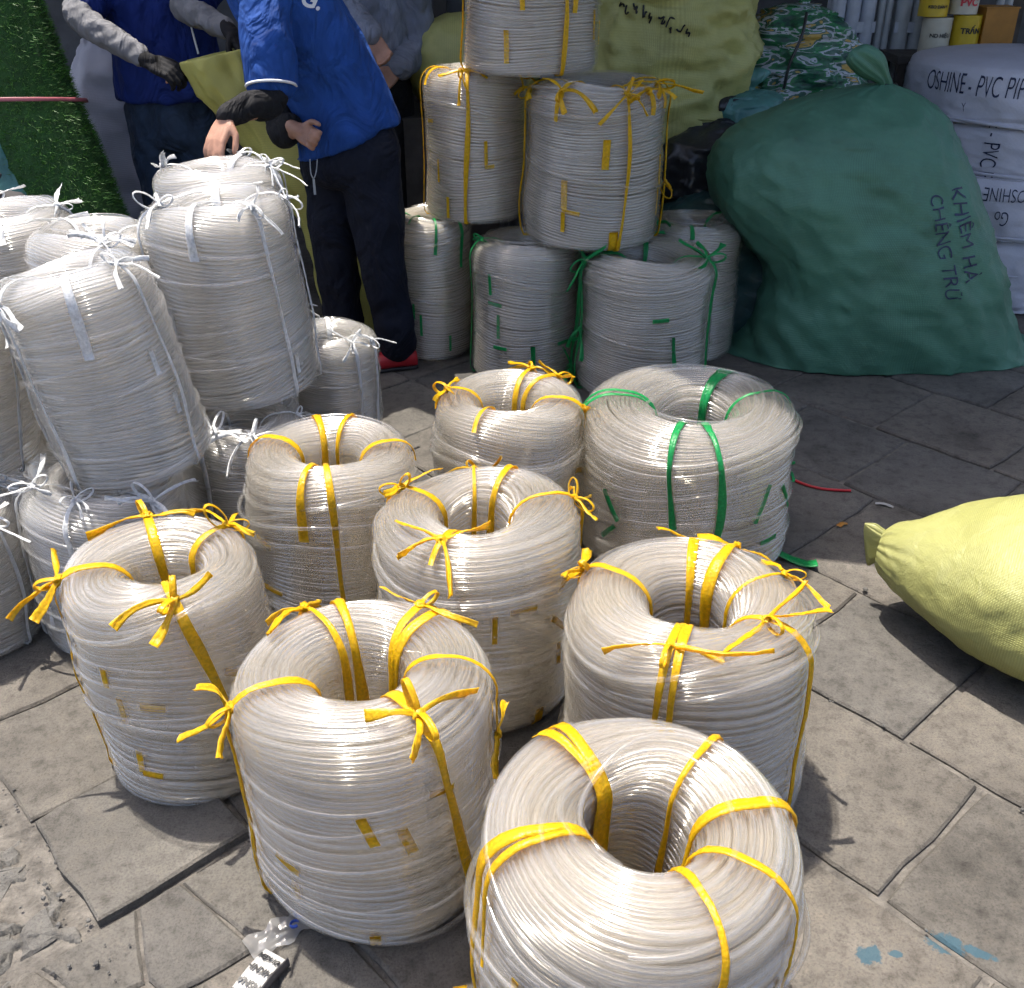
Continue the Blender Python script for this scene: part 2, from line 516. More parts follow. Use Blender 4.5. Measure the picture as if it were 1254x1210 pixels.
# canvas awning over the shop front; its edge throws the line of shade across the paving
def awning_mat():
    m, nt, b = nmat('awning_canvas')
    co = coords(nt)
    n1 = N(nt, 'ShaderNodeTexNoise', Scale=3.0, Detail=5.0); nt.links.new(co, n1.inputs['Vector'])
    r = ramp(nt, n1.outputs['Fac'], [(0.3, (.26, .27, .28)), (0.7, (.36, .37, .38))])
    nt.links.new(r.outputs[0], b.inputs['Base Color']); b.inputs['Roughness'].default_value = .8
    tr = N(nt, 'ShaderNodeBsdfTranslucent'); nt.links.new(r.outputs[0], tr.inputs[0])
    mx = N(nt, 'ShaderNodeMixShader'); mx.inputs[0].default_value = .38
    nt.links.new(b.outputs[0], mx.inputs[1]); nt.links.new(tr.outputs[0], mx.inputs[2])
    nt.links.new(mx.outputs[0], nt.nodes['Material Output'].inputs[0])
    return m
M['awning'] = awning_mat()
AWZ = 2.7
k_ = AWZ / math.tan(SUN_EL)
ox, oy = math.sin(SUN_AZ) * k_, math.cos(SUN_AZ) * k_
BK = 6.2 - oy
panels = [[(-4.6, 4.75), (-1.25, 4.05), (-.50, 3.60), (-.36, 3.479), (-.36, BK), (-4.6, BK)],
          [(-.36, 3.479), (.20, 2.993), (.20, 3.70), (-.36, 3.70)],
          [(-.36, 4.15), (.20, 4.15), (.20, BK), (-.36, BK)],
          [(.20, 2.993), (.25, 2.95), (.83, 2.46), (1.12, 2.40), (1.45, 2.72), (4.6, 3.3), (4.6, BK), (.20, BK)]]
aw = empty('awning', (0, 0, 0)); tag(aw, 'grey canvas awning with a gap between its sheets, stretched over the shop front', 'awning')
for pn_ in panels:
    poly = [(x + ox, y + oy) for x, y in pn_]
    n = len(poly)
    V = [(x, y, AWZ) for x, y in poly] + [(x, y, AWZ + .012) for x, y in poly]
    F = [tuple(range(n))[::-1], tuple(range(n, 2 * n))] + [(i, (i + 1) % n, n + (i + 1) % n, n + i) for i in range(n)]
    link('canvas', mesh_pd('canvas', V, F, M['awning']), aw)
for x in (-4.6, 4.3):
    Vt, Ft = tube([(x, 5.2, -.05), (x, 5.2, AWZ)], .03, 10); link('pole', mesh_np('pole', Vt, Ft, M['dark_wood']), aw)
# ------------------------------------------------------------------ pipe coils
class Coil:
    """winding surface of a hand-tied coil of flexible pipe: rounded ring profile with uneven bulges"""
    def __init__(s, seed, R, H, Ri=None, pitch=0.0095, rt=0.0055, rough=1.0):
        s.rng = np.random.default_rng(seed)
        s.R, s.H, s.pitch, s.rt = R, H, pitch, rt
        s.Ri = Ri if Ri else R * 0.37
        s.rc = (s.R - s.Ri) / 2 * 0.82
        g = s.rng
        s.tilt = g.uniform(0.012, 0.028) * rough
        s.tilt2 = g.uniform(0.003, 0.010) * rough
        s.ph = g.uniform(0, 6.28, 8)
        s.bul = g.uniform(0.5, 1.0, 8) * 0.0038 * rough
        s.lean = g.uniform(-0.012, 0.012, 2) * rough
        # profile polyline: inner bottom -> up the hole -> over the top -> down outside -> under
        rc = s.rc; a, b = s.Ri, s.R
        pts = []
        rb = rc * 0.55
        for t in np.linspace(-PI / 2, -PI, 8): pts.append((a + rb + rb * math.cos(t), rb + rb * math.sin(t)))
        pts += [(a, z) for z in np.linspace(rb, s.H - rc, 20)[1:-1]]
        for t in np.linspace(PI, PI / 2, 14): pts.append((a + rc + rc * math.cos(t), s.H - rc + rc * math.sin(t)))
        for t in np.linspace(PI / 2, 0, 14): pts.append((b - rc + rc * math.cos(t), s.H - rc + rc * math.sin(t)))
        pts += [(b, z) for z in np.linspace(s.H - rc, rb, 20)[1:-1]]
        for t in np.linspace(0, -PI / 2, 8): pts.append((b - rb + rb * math.cos(t), rb + rb * math.sin(t)))
        p = np.array(pts)
        # bulging flanks
        d = np.linalg.norm(np.diff(p, axis=0), axis=1)
        s.S = np.concatenate([[0], np.cumsum(d)])
        s.P = p
        s.L = s.S[-1]
        tn = np.gradient(p, axis=0); tn /= np.linalg.norm(tn, axis=1)[:, None] + 1e-9
        s.Nn = np.stack([-tn[:, 1], tn[:, 0]], 1)      # points out of the ring
        # arc positions of the landmarks
        s.s_top = s.S[np.argmax(p[:, 1])]
        s.s_in = s.S[8 + 9]
        s.s_out = s.s_top + rc * PI / 2

    def pos(s, th, q, off=0.0, inset=0.0, shift=0.0):
        """th angle, q arc length on the profile, off = distance outwards"""
        ph = s.ph + shift
        w = np.clip(np.minimum(q, s.L - q) / 0.06, 0, 1)
        k = q / s.L * 9.0
        q2 = q + w * (s.tilt * np.sin(th + ph[0] + 0.5 * np.sin(k + ph[1])) * np.sin(k * 0.8 + ph[2])
                      + s.tilt2 * np.sin(2 * th + ph[3] + k * 0.7) + 0.004 * np.sin(3 * th + ph[4] + k * 1.9))
        q2 = np.clip(q2, 0, s.L)
        r = np.interp(q2, s.S, s.P[:, 0]); z = np.interp(q2, s.S, s.P[:, 1])
        nr = np.interp(q2, s.S, s.Nn[:, 0]); nz = np.interp(q2, s.S, s.Nn[:, 1])
        bump = (s.bul[0] * np.sin(th + ph[5] + k * 0.5) + s.bul[1] * np.sin(2 * th + ph[6] - k * 1.3)
                + s.bul[2] * np.sin(3 * th + ph[7] + k * 2.3) * 0.6 + 0.3 * s.bul[3] * np.sin(k * 4.1 + ph[1] + np.sin(th)))
        o = off - inset + bump * w
        r = r + nr * o; z = z + nz * o
        z = np.maximum(z, s.rt * 0.9)
        x = r * np.cos(th) + s.lean[0] * (z / s.H) ** 2 * 1.0
        y = r * np.sin(th) + s.lean[1] * (z / s.H) ** 2 * 1.0
        return np.stack([x, y, z], -1)

    def tube_mesh(s, name, mat, seg=72, sides=6, layers=2, loose=11, inner='pvc_inner', jit_k=1.0):
        Vs, Fs, n0 = [], [], 0
        for lay in range(layers):
            sg = seg if lay == 0 else int(seg * 0.66)
            sd = sides if lay == 0 else 4
            turns = int((s.L - 0.02) / s.pitch)
            n = turns * sg
            th = np.arange(n) / sg * 2 * PI + lay * 1.7
            q = 0.01 + np.arange(n) / sg * s.pitch
            jit = s.rng.normal(0, 1, turns + 3)
            tt = np.arange(n) / sg
            i = tt.astype(int); f = tt - i; f = f * f * (3 - 2 * f)
            j = jit[i] * (1 - f) + jit[i + 1] * f
            jit2 = s.rng.normal(0, 1, turns + 3)
            j2 = jit2[i] * (1 - f) + jit2[i + 1] * f
            P = s.pos(th, q + j2 * s.pitch * 0.22 * jit_k, j * 0.0016 * jit_k, (0, s.rt * 1.7, s.rt * 5.0)[lay], lay * 0.35)
            V, F = tube(P, s.rt * (1.0 if lay == 0 else 1.1), sd)
            Vs.append(V); Fs.append(F + n0); n0 += len(V)
        for k in range(loose):
            q0 = s.rng.uniform(s.s_top * 0.9, s.L - 0.06)
            span = s.rng.uniform(0.6, 1.0) * 2 * PI
            n = int(seg * span / 2 / PI)
            t = np.linspace(0, 1, n)
            th = s.rng.uniform(0, 6.28) + t * span
            slope = s.rng.uniform(-0.14, 0.14) if k < 5 else s.rng.uniform(-0.06, 0.06)
            wild = s.rng.uniform(.006, .016) if k < 3 else 0.0
            q = np.clip(q0 + slope * (t - 0.5) + 0.01 * np.sin(t * 5 + k), 0.02, s.L - 0.02)
            P = s.pos(th, q, s.rt * 1.1 + 0.004 * np.sin(t * PI) * s.rng.uniform(0.2, 1.6) + wild * np.sin(t * PI) ** 4)
            V, F = tube(P, s.rt, sides)
            Vs.append(V); Fs.append(F + n0); n0 += len(V)
        me = mesh_np(name, np.concatenate(Vs), np.concatenate(Fs), mat)
        me.materials.append(M[inner]); me.materials.append(M[inner.replace('inner', 'core')])
        idx = np.concatenate([np.full(len(f), k if 0 < k < layers else 0, np.int32) for k, f in enumerate(Fs)])
        me.polygons.foreach_set('material_index', idx)
        return me

def ribbon(mb, P, W, width, thick=0.0007, crinkle=0.0012, seed=0, Nrm=None):
    """flat split-film ribbon along P, W = unit width direction; gathers into mb"""
    rng = np.random.default_rng(seed)
    P = np.asarray(P, float); n = len(P)
    W = np.asarray(W, float)
    if W.ndim == 1: W = np.repeat(W[None], n, 0)
    T = np.gradient(P, axis=0); T /= np.linalg.norm(T, axis=1)[:, None] + 1e-9
    W = W - T * np.sum(W * T, 1)[:, None]; W /= np.linalg.norm(W, axis=1)[:, None] + 1e-9
    Nn = np.cross(T, W)
    width = np.broadcast_to(np.asarray(width, float), (n,))
    k = 5
    u = np.linspace(-0.5, 0.5, k)
    prof = rng.normal(0, 1, k)[None, :] * crinkle + rng.normal(0, 1, (n, k)) * crinkle * 0.35
    top = P[:, None] + W[:, None] * (u[None, :, None] * width[:, None, None]) + Nn[:, None] * (prof[:, :, None] + thick)
    bot = top - Nn[:, None] * (2 * thick)
    ring = np.concatenate([top, bot[:, ::-1]], 1)           # closed loop of 2k verts
    V = ring.reshape(-1, 3)
    F = [tuple(f) for f in grid_faces(n, 2 * k, False, True)]
    F.append(tuple(range(2 * k))[::-1]); F.append(tuple(range((n - 1) * 2 * k, n * 2 * k)))
    mb.add(V, F)

def bow(mb, c, out, along, w, rng, size=1.0, tails=2, loops=1):
    """knot with tails and loops at c; out = outward normal, along = strap direction"""
    out = Vector(out).normalized(); along = Vector(along).normalized()
    side = out.cross(along).normalized()
    c = Vector(c) + out * 0.004
    # knot: a short pinched wad of three folded turns
    for k in range(3):
        a = rng.uniform(0, PI)
        d1 = (side * math.cos(a) + along * math.sin(a)).normalized()
        t = np.linspace(-1, 1, 7)
        P = [c + d1 * (0.010 * x) + out * (0.007 * (1 - x * x)) for x in t]
        ribbon(mb, np.array(P), np.array(d1.cross(out)), w * 0.8, crinkle=0.0014, seed=int(rng.integers(1e6)))
    n_all = tails
    a0 = rng.uniform(-0.5, 0.5)
    for k in range(n_all):
        a = a0 + (0 if k % 2 == 0 else PI) + rng.uniform(-0.7, 0.7) + (k // 2) * 1.2
        d = (side * math.cos(a) + along * math.sin(a) * 0.8 + out * rng.uniform(0.05, 0.45)).normalized()
        Ln = rng.uniform(0.05, 0.095) * size
        t = np.linspace(0, 1, 13)
        sag = rng.uniform(0.1, 0.7)
        cu = rng.uniform(-.45, .45); f1 = rng.uniform(0, 6.28); cs_ = d.cross(out).normalized()
        P = np.array([c + d * (Ln * x) + Vector((0, 0, -1)) * (sag * Ln * x * x * 0.6) + cs_ * (cu * Ln * x * x) + out * (.006 * x * math.sin(5 * x + f1)) for x in t])
        wd = d.cross(out).normalized()
        tw = rng.uniform(-1.8, 1.8)
        W = np.array([(wd * math.cos(tw * x) + out * math.sin(tw * x)) for x in t])
        ww = w * (0.40 + rng.uniform(.3, .9) * t ** 1.4 + .10 * np.sin(t * 9 + f1)) * rng.uniform(0.8, 1.1)
        ribbon(mb, P, W, ww, crinkle=0.0022, seed=int(rng.integers(1e6)))
    for k in range(loops):
        a = a0 + PI / 2 + rng.uniform(-0.9, 0.9) + k * PI
        d = (side * math.cos(a) + along * math.sin(a) + out * rng.uniform(0.15, 0.6)).normalized()
        Ln = rng.uniform(0.028, 0.05) * size
        b = d.cross(out).normalized()
        t = np.linspace(0, 2 * PI, 17)
        P = np.array([c + d * (Ln * (1 - math.cos(x)) / 2) + out * (Ln * 0.28 * math.sin(x)) for x in t])
        ribbon(mb, P, np.array(b), w * 0.55, crinkle=0.0009, seed=int(rng.integers(1e6)))

def strap(parent, cs, deg, mat, width=0.014, full=True, tie=True, lean=0.0, s0=None, s1=None, seed=0, name='strap', size=1.0, bow_at=None, tails=2, loops=1):
    """ribbon passed through the hole, over the top and down the outside; its bow is a sub-part"""
    rng = np.random.default_rng(seed + 17)
    a = cs.s_in + rng.uniform(-0.05, 0.05) if s0 is None else s0
    b = (cs.L - 0.005 if full else cs.s_out + rng.uniform(0.01, 0.05)) if s1 is None else s1
    q = np.linspace(a, b, max(8, int((b - a) / 0.014)))
    th = R_(deg) + lean * (q - cs.s_top) / cs.H + 0.05 * np.sin(q * 9 + seed)
    P = cs.pos(th, q, cs.rt * 1.7 + .0035 * np.clip((q - cs.s_top) / .05, 0, 1))
    W = np.stack([-np.sin(th), np.cos(th), 0 * th], 1)
    mb = MB()
    wv = width * (0.85 + 0.25 * np.sin(q * 17 + seed * 1.3))
    ribbon(mb, P, W, wv, seed=seed)
    o = mb.build(name, mat, parent, True)
    if tie:
        qb = (cs.s_top + cs.s_out) / 2 + 0.01 if bow_at is None else bow_at
        tb = R_(deg) + lean * (qb - cs.s_top) / cs.H + 0.05 * math.sin(qb * 9 + seed)
        e = 0.004
        c = cs.pos(np.array([tb]), np.array([qb]), cs.rt * 1.6)[0]
        c2 = cs.pos(np.array([tb]), np.array([qb + e]), cs.rt * 1.6)[0]
        c3 = cs.pos(np.array([tb]), np.array([qb]), cs.rt * 1.6 + 0.01)[0]
        m2 = MB()
        bow(m2, c, Vector(c3 - c), Vector(c2 - c), width, rng, size, tails, loops)
        m2.build('bow', mat, o, True)
    return o

def patch(parent, cs, deg, z_frac, ln, mat, width=0.012, slant=0.0, seed=0, horizontal=False):
    """short piece of an inner tie showing between the windings"""
    q0 = cs.s_out + (1 - z_frac) * (cs.L - cs.s_out - 0.03)
    t = np.linspace(-0.5, 0.5, 7)
    if horizontal:
        th = R_(deg) + t * ln / cs.R
        q = q0 + slant * t * ln
        W = np.array([(0, 0, 1.0)] * 7)
    else:
        q = np.clip(q0 + t * ln, 0.02, cs.L - 0.01)
        th = R_(deg) + slant * t * ln / cs.R
        W = np.stack([-np.sin(th), np.cos(th), 0 * th], 1)
    P = cs.pos(th, q, cs.rt * (0.35 if seed % 3 else 1.1))
    mb = MB()
    ribbon(mb, P, W, width * 1.15, seed=seed, crinkle=0.0006)
    return mb.build('inner_tie', mat, parent, True)

def coil_thing(name, label, group, cs, me, loc, mat, straps, patches=(), rz=0.0, tilt=(0, 0), seed=0, width=0.014, size=1.0):
    o = empty(name, loc, rz)
    size *= 1.3; width *= 1.15
    o.rotation_euler = (tilt[0], tilt[1], rz)
    tag(o, label, 'pipe coil', group)
    link('pipe_winding', me, o)
    for i, sp in enumerate(straps):
        kw = dict(deg=sp[0], width=width, seed=seed * 31 + i, size=size)
        if len(sp) > 1: kw.update(sp[1])
        kw['size'] = kw['size'] * (1.3 if len(sp) > 1 and 'size' in sp[1] else 1.0); kw['width'] = kw['width'] * 1.08
        strap(o, cs, kw.pop('deg'), mat, **kw)
    for i, pt in enumerate(patches):
        patch(o, cs, pt[0], pt[1], pt[2], mat, seed=seed * 57 + i, **(pt[3] if len(pt) > 3 else {}))
    return o


def mk(seed, R, H, **kw):
    c = Coil(seed, R, H, **kw)
    return c, c.tube_mesh('pipe_winding', M['pvc'])

def T(deg, **kw): return (deg, kw)
def Pt(deg, zf, ln, **kw): return (deg, zf, ln, kw)
G_Y = 'pipe coils with yellow ties standing on the sunny paving'
G_S = 'pipe coils stacked in front of the shop goods'
G_W = 'pipe coils with white ties heaped in one pile'

front = [
 ((-.684, 1.690), .185, .50, 1, 'yellow', 'yellow-tied clear pipe coil hugging the white-tied pile, shadow on a bare slab',
   [T(-62, lean=.32, width=.019, tails=3, loops=2), T(-160, tails=3), T(112, full=False, width=.017), T(47, full=False, loops=2, tails=3)],
   [Pt(-118, .66, .055), Pt(-113, .46, .06), Pt(-108, .2, .05), Pt(-100, .15, .04, horizontal=True), Pt(-35, .62, .06, horizontal=True, slant=.4), Pt(-92, .5, .05, horizontal=True)]),
 ((-.256, 1.405), .221, .48, 2, 'yellow', 'yellow-tied clear pipe coil with ragged bows, crumpled wrapper lying by its foot',
   [T(-52, lean=.2, width=.019, tails=3, loops=2, size=1.15), T(-152, tails=3, size=1.1), T(128, full=False, tails=3), T(108, full=False, tie=False, width=.022), T(58, full=False, tails=2, loops=1), T(48, full=False, tie=False), T(-3, width=.012, bow_at=.75, loops=0)],
   [Pt(-84, .66, .06, slant=.3, width=.015), Pt(-68, .56, .055, width=.016, slant=.3), Pt(-122, .24, .045), Pt(-86, .05, .06, width=.017), Pt(-50, .72, .05, horizontal=True, slant=.3), Pt(-125, .38, .05, horizontal=True, slant=.3)]),
 ((.188, 1.085), .235, .45, 3, 'yellow', 'yellow-tied clear pipe coil with wide flat bands over its whole rim, no bows',
   [T(124, full=False, tie=False, width=.028), T(132, full=False, tie=False, width=.018), T(52, full=False, tie=False, width=.012), T(6, tie=True, width=.018, bow_at=.8, loops=0, size=.6), T(-38, full=False, tie=False, width=.014, s1=.84), T(-72, tie=False, width=.014), T(-166, width=.022, bow_at=.95, loops=0, size=.6), T(-158, full=False, tie=False, width=.012, s1=.78)],
   [Pt(-140, .6, .05), Pt(-40, .6, .04, horizontal=True)]),
 ((.36, 1.625), .238, .455, 4, 'yellow', 'yellow-tied clear pipe coil with long flying ribbon ends, one blade of ribbon shading the slab',
   [T(150, full=False, width=.018, loops=2, tails=3), T(82, full=False, width=.018), T(60, full=False, width=.022, tails=3), T(18, full=False, width=.010, tails=2), T(-42, width=.013, tails=3, size=1.35, lean=.1), T(-112, width=.013, tails=3, size=1.4), T(-104, tie=False, width=.017)],
   [Pt(-20, .6, .09), Pt(-18, .42, .05, horizontal=True)]),
 ((-.079, 1.930), .224, .487, 5, 'yellow', 'tall yellow-tied clear pipe coil boxed in between five other coils',
   [T(156, full=False, width=.017, loops=2), T(97, full=False, width=.010, tails=3), T(72, full=False, tie=False, width=.02), T(12, width=.010, loops=2, tails=3), T(-116, full=False, width=.016, tails=4, size=1.3, loops=0)],
   [Pt(-80, .62, .07, width=.009), Pt(-64, .7, .06, horizontal=True), Pt(-38, .4, .05, width=.01), Pt(-52, .1, .05, width=.018), Pt(-36, .55, .07, horizontal=True, slant=.8)]),
 ((-.462, 2.250), .208, .46, 6, 'yellow', 'yellow-tied clear pipe coil with flat bands, standing against the small white-tied coils',
   [T(108, full=False, tie=False, width=.024), T(82, full=False, tie=False, width=.013), T(168, full=False, tie=False, width=.016), T(16, full=False, tie=False, width=.018), T(-102, full=False, tie=False, width=.02, s1=.74), T(-88, tie=False, width=.015, lean=.3)],
   [Pt(-52, .7, .06, width=.011), Pt(-135, .6, .05, horizontal=True, slant=.5), Pt(-130, .3, .07, horizontal=True), Pt(-40, .2, .05)]),
 ((-.018, 2.570), .204, .45, 7, 'yellow', 'yellow-tied clear pipe coil beside the big green-tied coil, tails curling off its rim',
   [T(162, full=False, tails=3, loops=1), T(66, full=False, width=.013, tails=3), T(40, full=False, width=.014), T(-112, full=False, width=.012, tails=3, loops=2, bow_at=.7), T(-10, full=False, loops=0)],
   [Pt(-15, .5, .07, horizontal=True, slant=.6), Pt(-8, .2, .06)]),
 ((.492, 2.570), .293, .44, 8, 'green', 'broad clear pipe coil with green ties and a shallow wide ring',
   [T(168, full=False, tie=False, width=.016), T(178, full=False, tie=False, width=.012), T(58, full=False, tie=False, width=.034), T(-106, full=False, tie=False, width=.017, s1=.83), T(-84, tie=False, width=.02), T(8, full=False, width=.012, size=.7, loops=2, bow_at=.82)],
   [Pt(-140, .62, .09, slant=.6), Pt(-142, .36, .06, slant=-.8), Pt(-55, .55, .10, slant=-.4), Pt(-30, .5, .09, slant=.9), Pt(-45, .25, .07, horizontal=True)]),
]
RIB = {'yellow': M['yellow_ribbon'], 'green': M['green_ribbon'], 'white': M['white_ribbon']}
for loc, R, H, sd, colr, label, st, pa in front:
    cs = Coil(sd, R, H, rough=1.55)
    me = cs.tube_mesh('pipe_winding', M['pvc'], layers=3 if sd in (3, 4) else 2)
    coil_thing('pipe_coil', label, G_Y if colr == 'yellow' else None, cs, me, (*loc, 0), RIB[colr], st, pa, seed=sd)

# coils of the stack and of the pile share three windings, scaled to each coil's size
base_shapes = []
for sd, R, H, pitch, rt in ((21, .22, .52, .0098, .0056), (22, .22, .52, .0098, .0056), (23, .18, .47, .0080, .0046), (24, .18, .47, .0080, .0046)):
    cs = Coil(sd, R, H, pitch=pitch, rt=rt, rough=1.2)
    base_shapes.append((cs, cs.tube_mesh('pipe_winding', M['pvc' if sd < 23 else 'pvc_white'], seg=60, sides=6, inner='pvc_stack_inner' if sd < 23 else 'pvc_white_inner', jit_k=.75, loose=5 if sd < 23 else 10)))

def shared_coil(vi, label, group, loc, R, H, mat, straps, patches=(), rz=0.0, tilt=(0, 0), seed=0, width=0.014, size=1.0):
    cs, me = base_shapes[vi]
    o = coil_thing('pipe_coil', label, group, cs, me, loc, mat, straps, patches, 0.0, tilt, seed, width, size)
    o.scale = (R / cs.R, R / cs.R, H / cs.H)
    return o

Ym, Gm, Wm = RIB['yellow'], RIB['green'], RIB['white']
# ground row of the stack: green ties
shared_coil(0, 'slim green-tied pipe coil at the stack foot, next to the red and black shoe', G_S, (-.338, 4.09, 0), .170, .57, Gm,
    [T(-165, width=.012), T(-80, full=False, tie=False, s1=.72), T(-40, tie=False, s1=.8), T(60, full=False), T(-112, full=False, tie=False, width=.01, s1=.62)], [Pt(-100, .3, .08), Pt(-60, .15, .07), Pt(-110, .4, .06)], seed=41)
shared_coil(1, 'green-tied pipe coil in the bottom row between two other green-tied coils', G_S, (.053, 3.87, 0), .205, .53, Gm,
    [T(-168, width=.016), T(-80, tie=False, s0=.98), T(-8, full=False), T(-25, tie=False, s0=.95)], [Pt(-130, .75, .08), Pt(-125, .6, .07, horizontal=True), Pt(-120, .45, .08), Pt(-118, .3, .06, horizontal=True), Pt(-45, .3, .07, horizontal=True)], seed=42)
shared_coil(0, 'green-tied pipe coil at the stack corner with bunched ribbon hanging by its rim', G_S, (.5, 3.72, 0), .246, .52, Gm,
    [T(-172, tails=4, size=1.3, width=.02), T(-176, bow_at=1.1, tails=4, size=1.2), T(-30, tails=4, size=1.3, width=.016), T(-78, tie=False, s0=.86, s1=1.1, lean=.2), T(95, full=False), T(-165, tails=3, bow_at=.9)], [Pt(-85, .72, .05, horizontal=True), Pt(-40, .1, .06)], seed=43)
shared_coil(1, 'green-tied pipe coil half hidden at the stack corner, against the dark green bag', G_S, (.725, 4.10, 0), .20, .54, Gm,
    [T(-150, full=False), T(-100, full=False, tie=False), T(20, full=False)], seed=44)
# second row: yellow ties
shared_coil(1, 'yellow-tied pipe coil in the middle row of the stack, behind the bending person', G_S, (-.138, 4.10, .572), .195, .535, Ym,
    [T(-150, tie=False, full=False), T(-98, width=.02, tie=False), T(-106, width=.012, full=False, s1=.75, tails=3), T(-30, full=False, tails=4, size=1.2), T(-172, tie=False, width=.008)], [Pt(-78, .5, .08, width=.012), Pt(-74, .4, .04, horizontal=True), Pt(-135, .35, .07, width=.01), Pt(-122, .12, .07, width=.011), Pt(-150, .68, .05, horizontal=True)], seed=45)
shared_coil(0, 'broad yellow-tied pipe coil in the middle row of the stack, next to the olive bale', G_S, (.30, 3.90, .535), .248, .553, Ym,
    [T(-70, width=.012, tails=3, loops=2), T(-176, width=.012), T(-52, full=False, width=.014, tails=2), T(-128, full=False, tails=3, size=1.2), T(-8, width=.008, tails=2, bow_at=.95), T(-30, full=False, size=1.3, tails=3)], [Pt(-86, .68, .10, width=.02), Pt(-118, .38, .10, width=.018), Pt(-112, .26, .06, horizontal=True), Pt(-118, .18, .07), Pt(-22, .5, .09), Pt(-25, .3, .09), Pt(-75, .06, .09, width=.026)], seed=46)
shared_coil(1, 'yellow-tied pipe coil crowning the stack of coils', G_S, (.07, 4.0, 1.115), .236, .50, Ym,
    [T(-66, width=.016), T(-170, width=.010), T(-55, full=False, tie=False, s1=.95), T(120, full=False)], [Pt(-98, .5, .07, width=.014), Pt(-112, .2, .10, width=.014), Pt(-28, .3, .09), Pt(-130, .75, .06), Pt(-8, .25, .08)], seed=47)

# the heap of coils with white ties
WW = dict(width=.011)
def Wst(*ds): return [T(d, tails=4, loops=2, width=.012, size=1.25) if k % 2 == 0 else T(d, width=.009, tails=3, loops=2, size=.9) for k, d in enumerate(ds)]
shared_coil(2, 'white-tied pipe coil at the foot of the pile, right behind the sunny yellow-tied coil', G_W, (-1.0, 2.17, 0), .19, .408, Wm, Wst(-160, -95, -35, 80), [Pt(-70, .5, .06), Pt(-130, .3, .06)], seed=61)
shared_coil(3, 'tall white-tied pipe coil on the second tier with a broad pale ribbon down its flank', G_W, (-.925, 2.27, .408), .172, .505, Wm, [T(-125, width=.02, tails=3), T(-20, width=.011, tails=4, loops=2), T(-165, width=.010, tails=3), T(70, tails=2), T(-72, full=False, tie=False, width=.02, s1=.7)], [Pt(-30, .6, .06), Pt(-22, .35, .05)], tilt=(0, -.15), seed=62)
shared_coil(2, 'white-tied pipe coil on the ground between the pile and a yellow-tied coil', G_W, (-.755, 2.53, 0), .168, .40, Wm, Wst(-60, 20, -110, 130), [Pt(-120, .4, .06)], seed=63)
shared_coil(2, 'tall white-tied pipe coil on the second tier in front of the bending person', G_W, (-.755, 2.73, .418), .198, .53, Wm, [T(-140, width=.013, tails=4, loops=2), T(-40, width=.009, tails=3), T(5, width=.008, tails=3, loops=2), T(100, tails=3), T(-95, tie=False, full=False, width=.02, s1=.66)], [Pt(-30, .12, .05), Pt(-128, .5, .06)], tilt=(0, -.085), seed=64)
shared_coil(3, 'white-tied pipe coil under the two tall ones, deep inside the pile', G_W, (-.86, 2.93, 0), .185, .415, Wm, Wst(-30, 60, 170), seed=65)
shared_coil(3, 'white-tied pipe coil touched by the bending person, topmost of the pile', G_W, (-.885, 3.165, .485), .190, .46, Wm, [T(165, tails=4, loops=2, width=.011), T(20, tails=4, loops=2, width=.011), T(-5, tails=3, width=.009), T(75, tails=3)], seed=66)
shared_coil(2, 'white-tied pipe coil carrying the topmost coil of the pile', G_W, (-.93, 3.30, 0), .19, .48, Wm, Wst(10, 100, 190), seed=67)
shared_coil(2, 'white-tied pipe coil wedged between the two tall second-tier coils', G_W, (-1.13, 2.72, .43), .17, .44, Wm, [T(-60, tails=4, loops=2, width=.012), T(10, tails=3, width=.010), T(140, tails=3)], seed=68)
shared_coil(3, 'white-tied pipe coil under the wedged one, deep inside the pile', G_W, (-1.19, 2.62, 0), .18, .425, Wm, Wst(-60, 40, 160), seed=69)
shared_coil(3, 'white-tied pipe coil lying tilted beside the turf roll at the pile edge', G_W, (-1.43, 2.95, .42), .19, .45, Wm, [T(-70, full=False, tie=False, width=.026), T(10, tails=3), T(120, tails=2), T(-150, tails=2)], tilt=(.06, -.05), seed=70)
shared_coil(2, 'white-tied pipe coil under the tilted one by the turf roll', G_W, (-1.50, 2.92, 0), .19, .41, Wm, Wst(-60, 30), seed=71)
shared_coil(2, 'white-tied pipe coil on the pile edge next to the tall one with the broad ribbon', G_W, (-1.40, 2.36, .375), .165, .40, Wm, [T(-20, tails=3, width=.011), T(-80, tails=2), T(60)], tilt=(0, .08), seed=72)
shared_coil(3, 'white-tied pipe coil on the ground at the outer corner of the pile', G_W, (-1.37, 2.12, 0), .165, .365, Wm, Wst(-20, -75, 60), [Pt(-50, .5, .05)], seed=73)
shared_coil(2, 'short white-tied pipe coil standing alone by the bending person', G_W, (-.605, 3.19, 0), .155, .405, Wm, [T(-50, tails=3, width=.011, loops=2), T(-20, tails=2, width=.013), T(100)], seed=74)
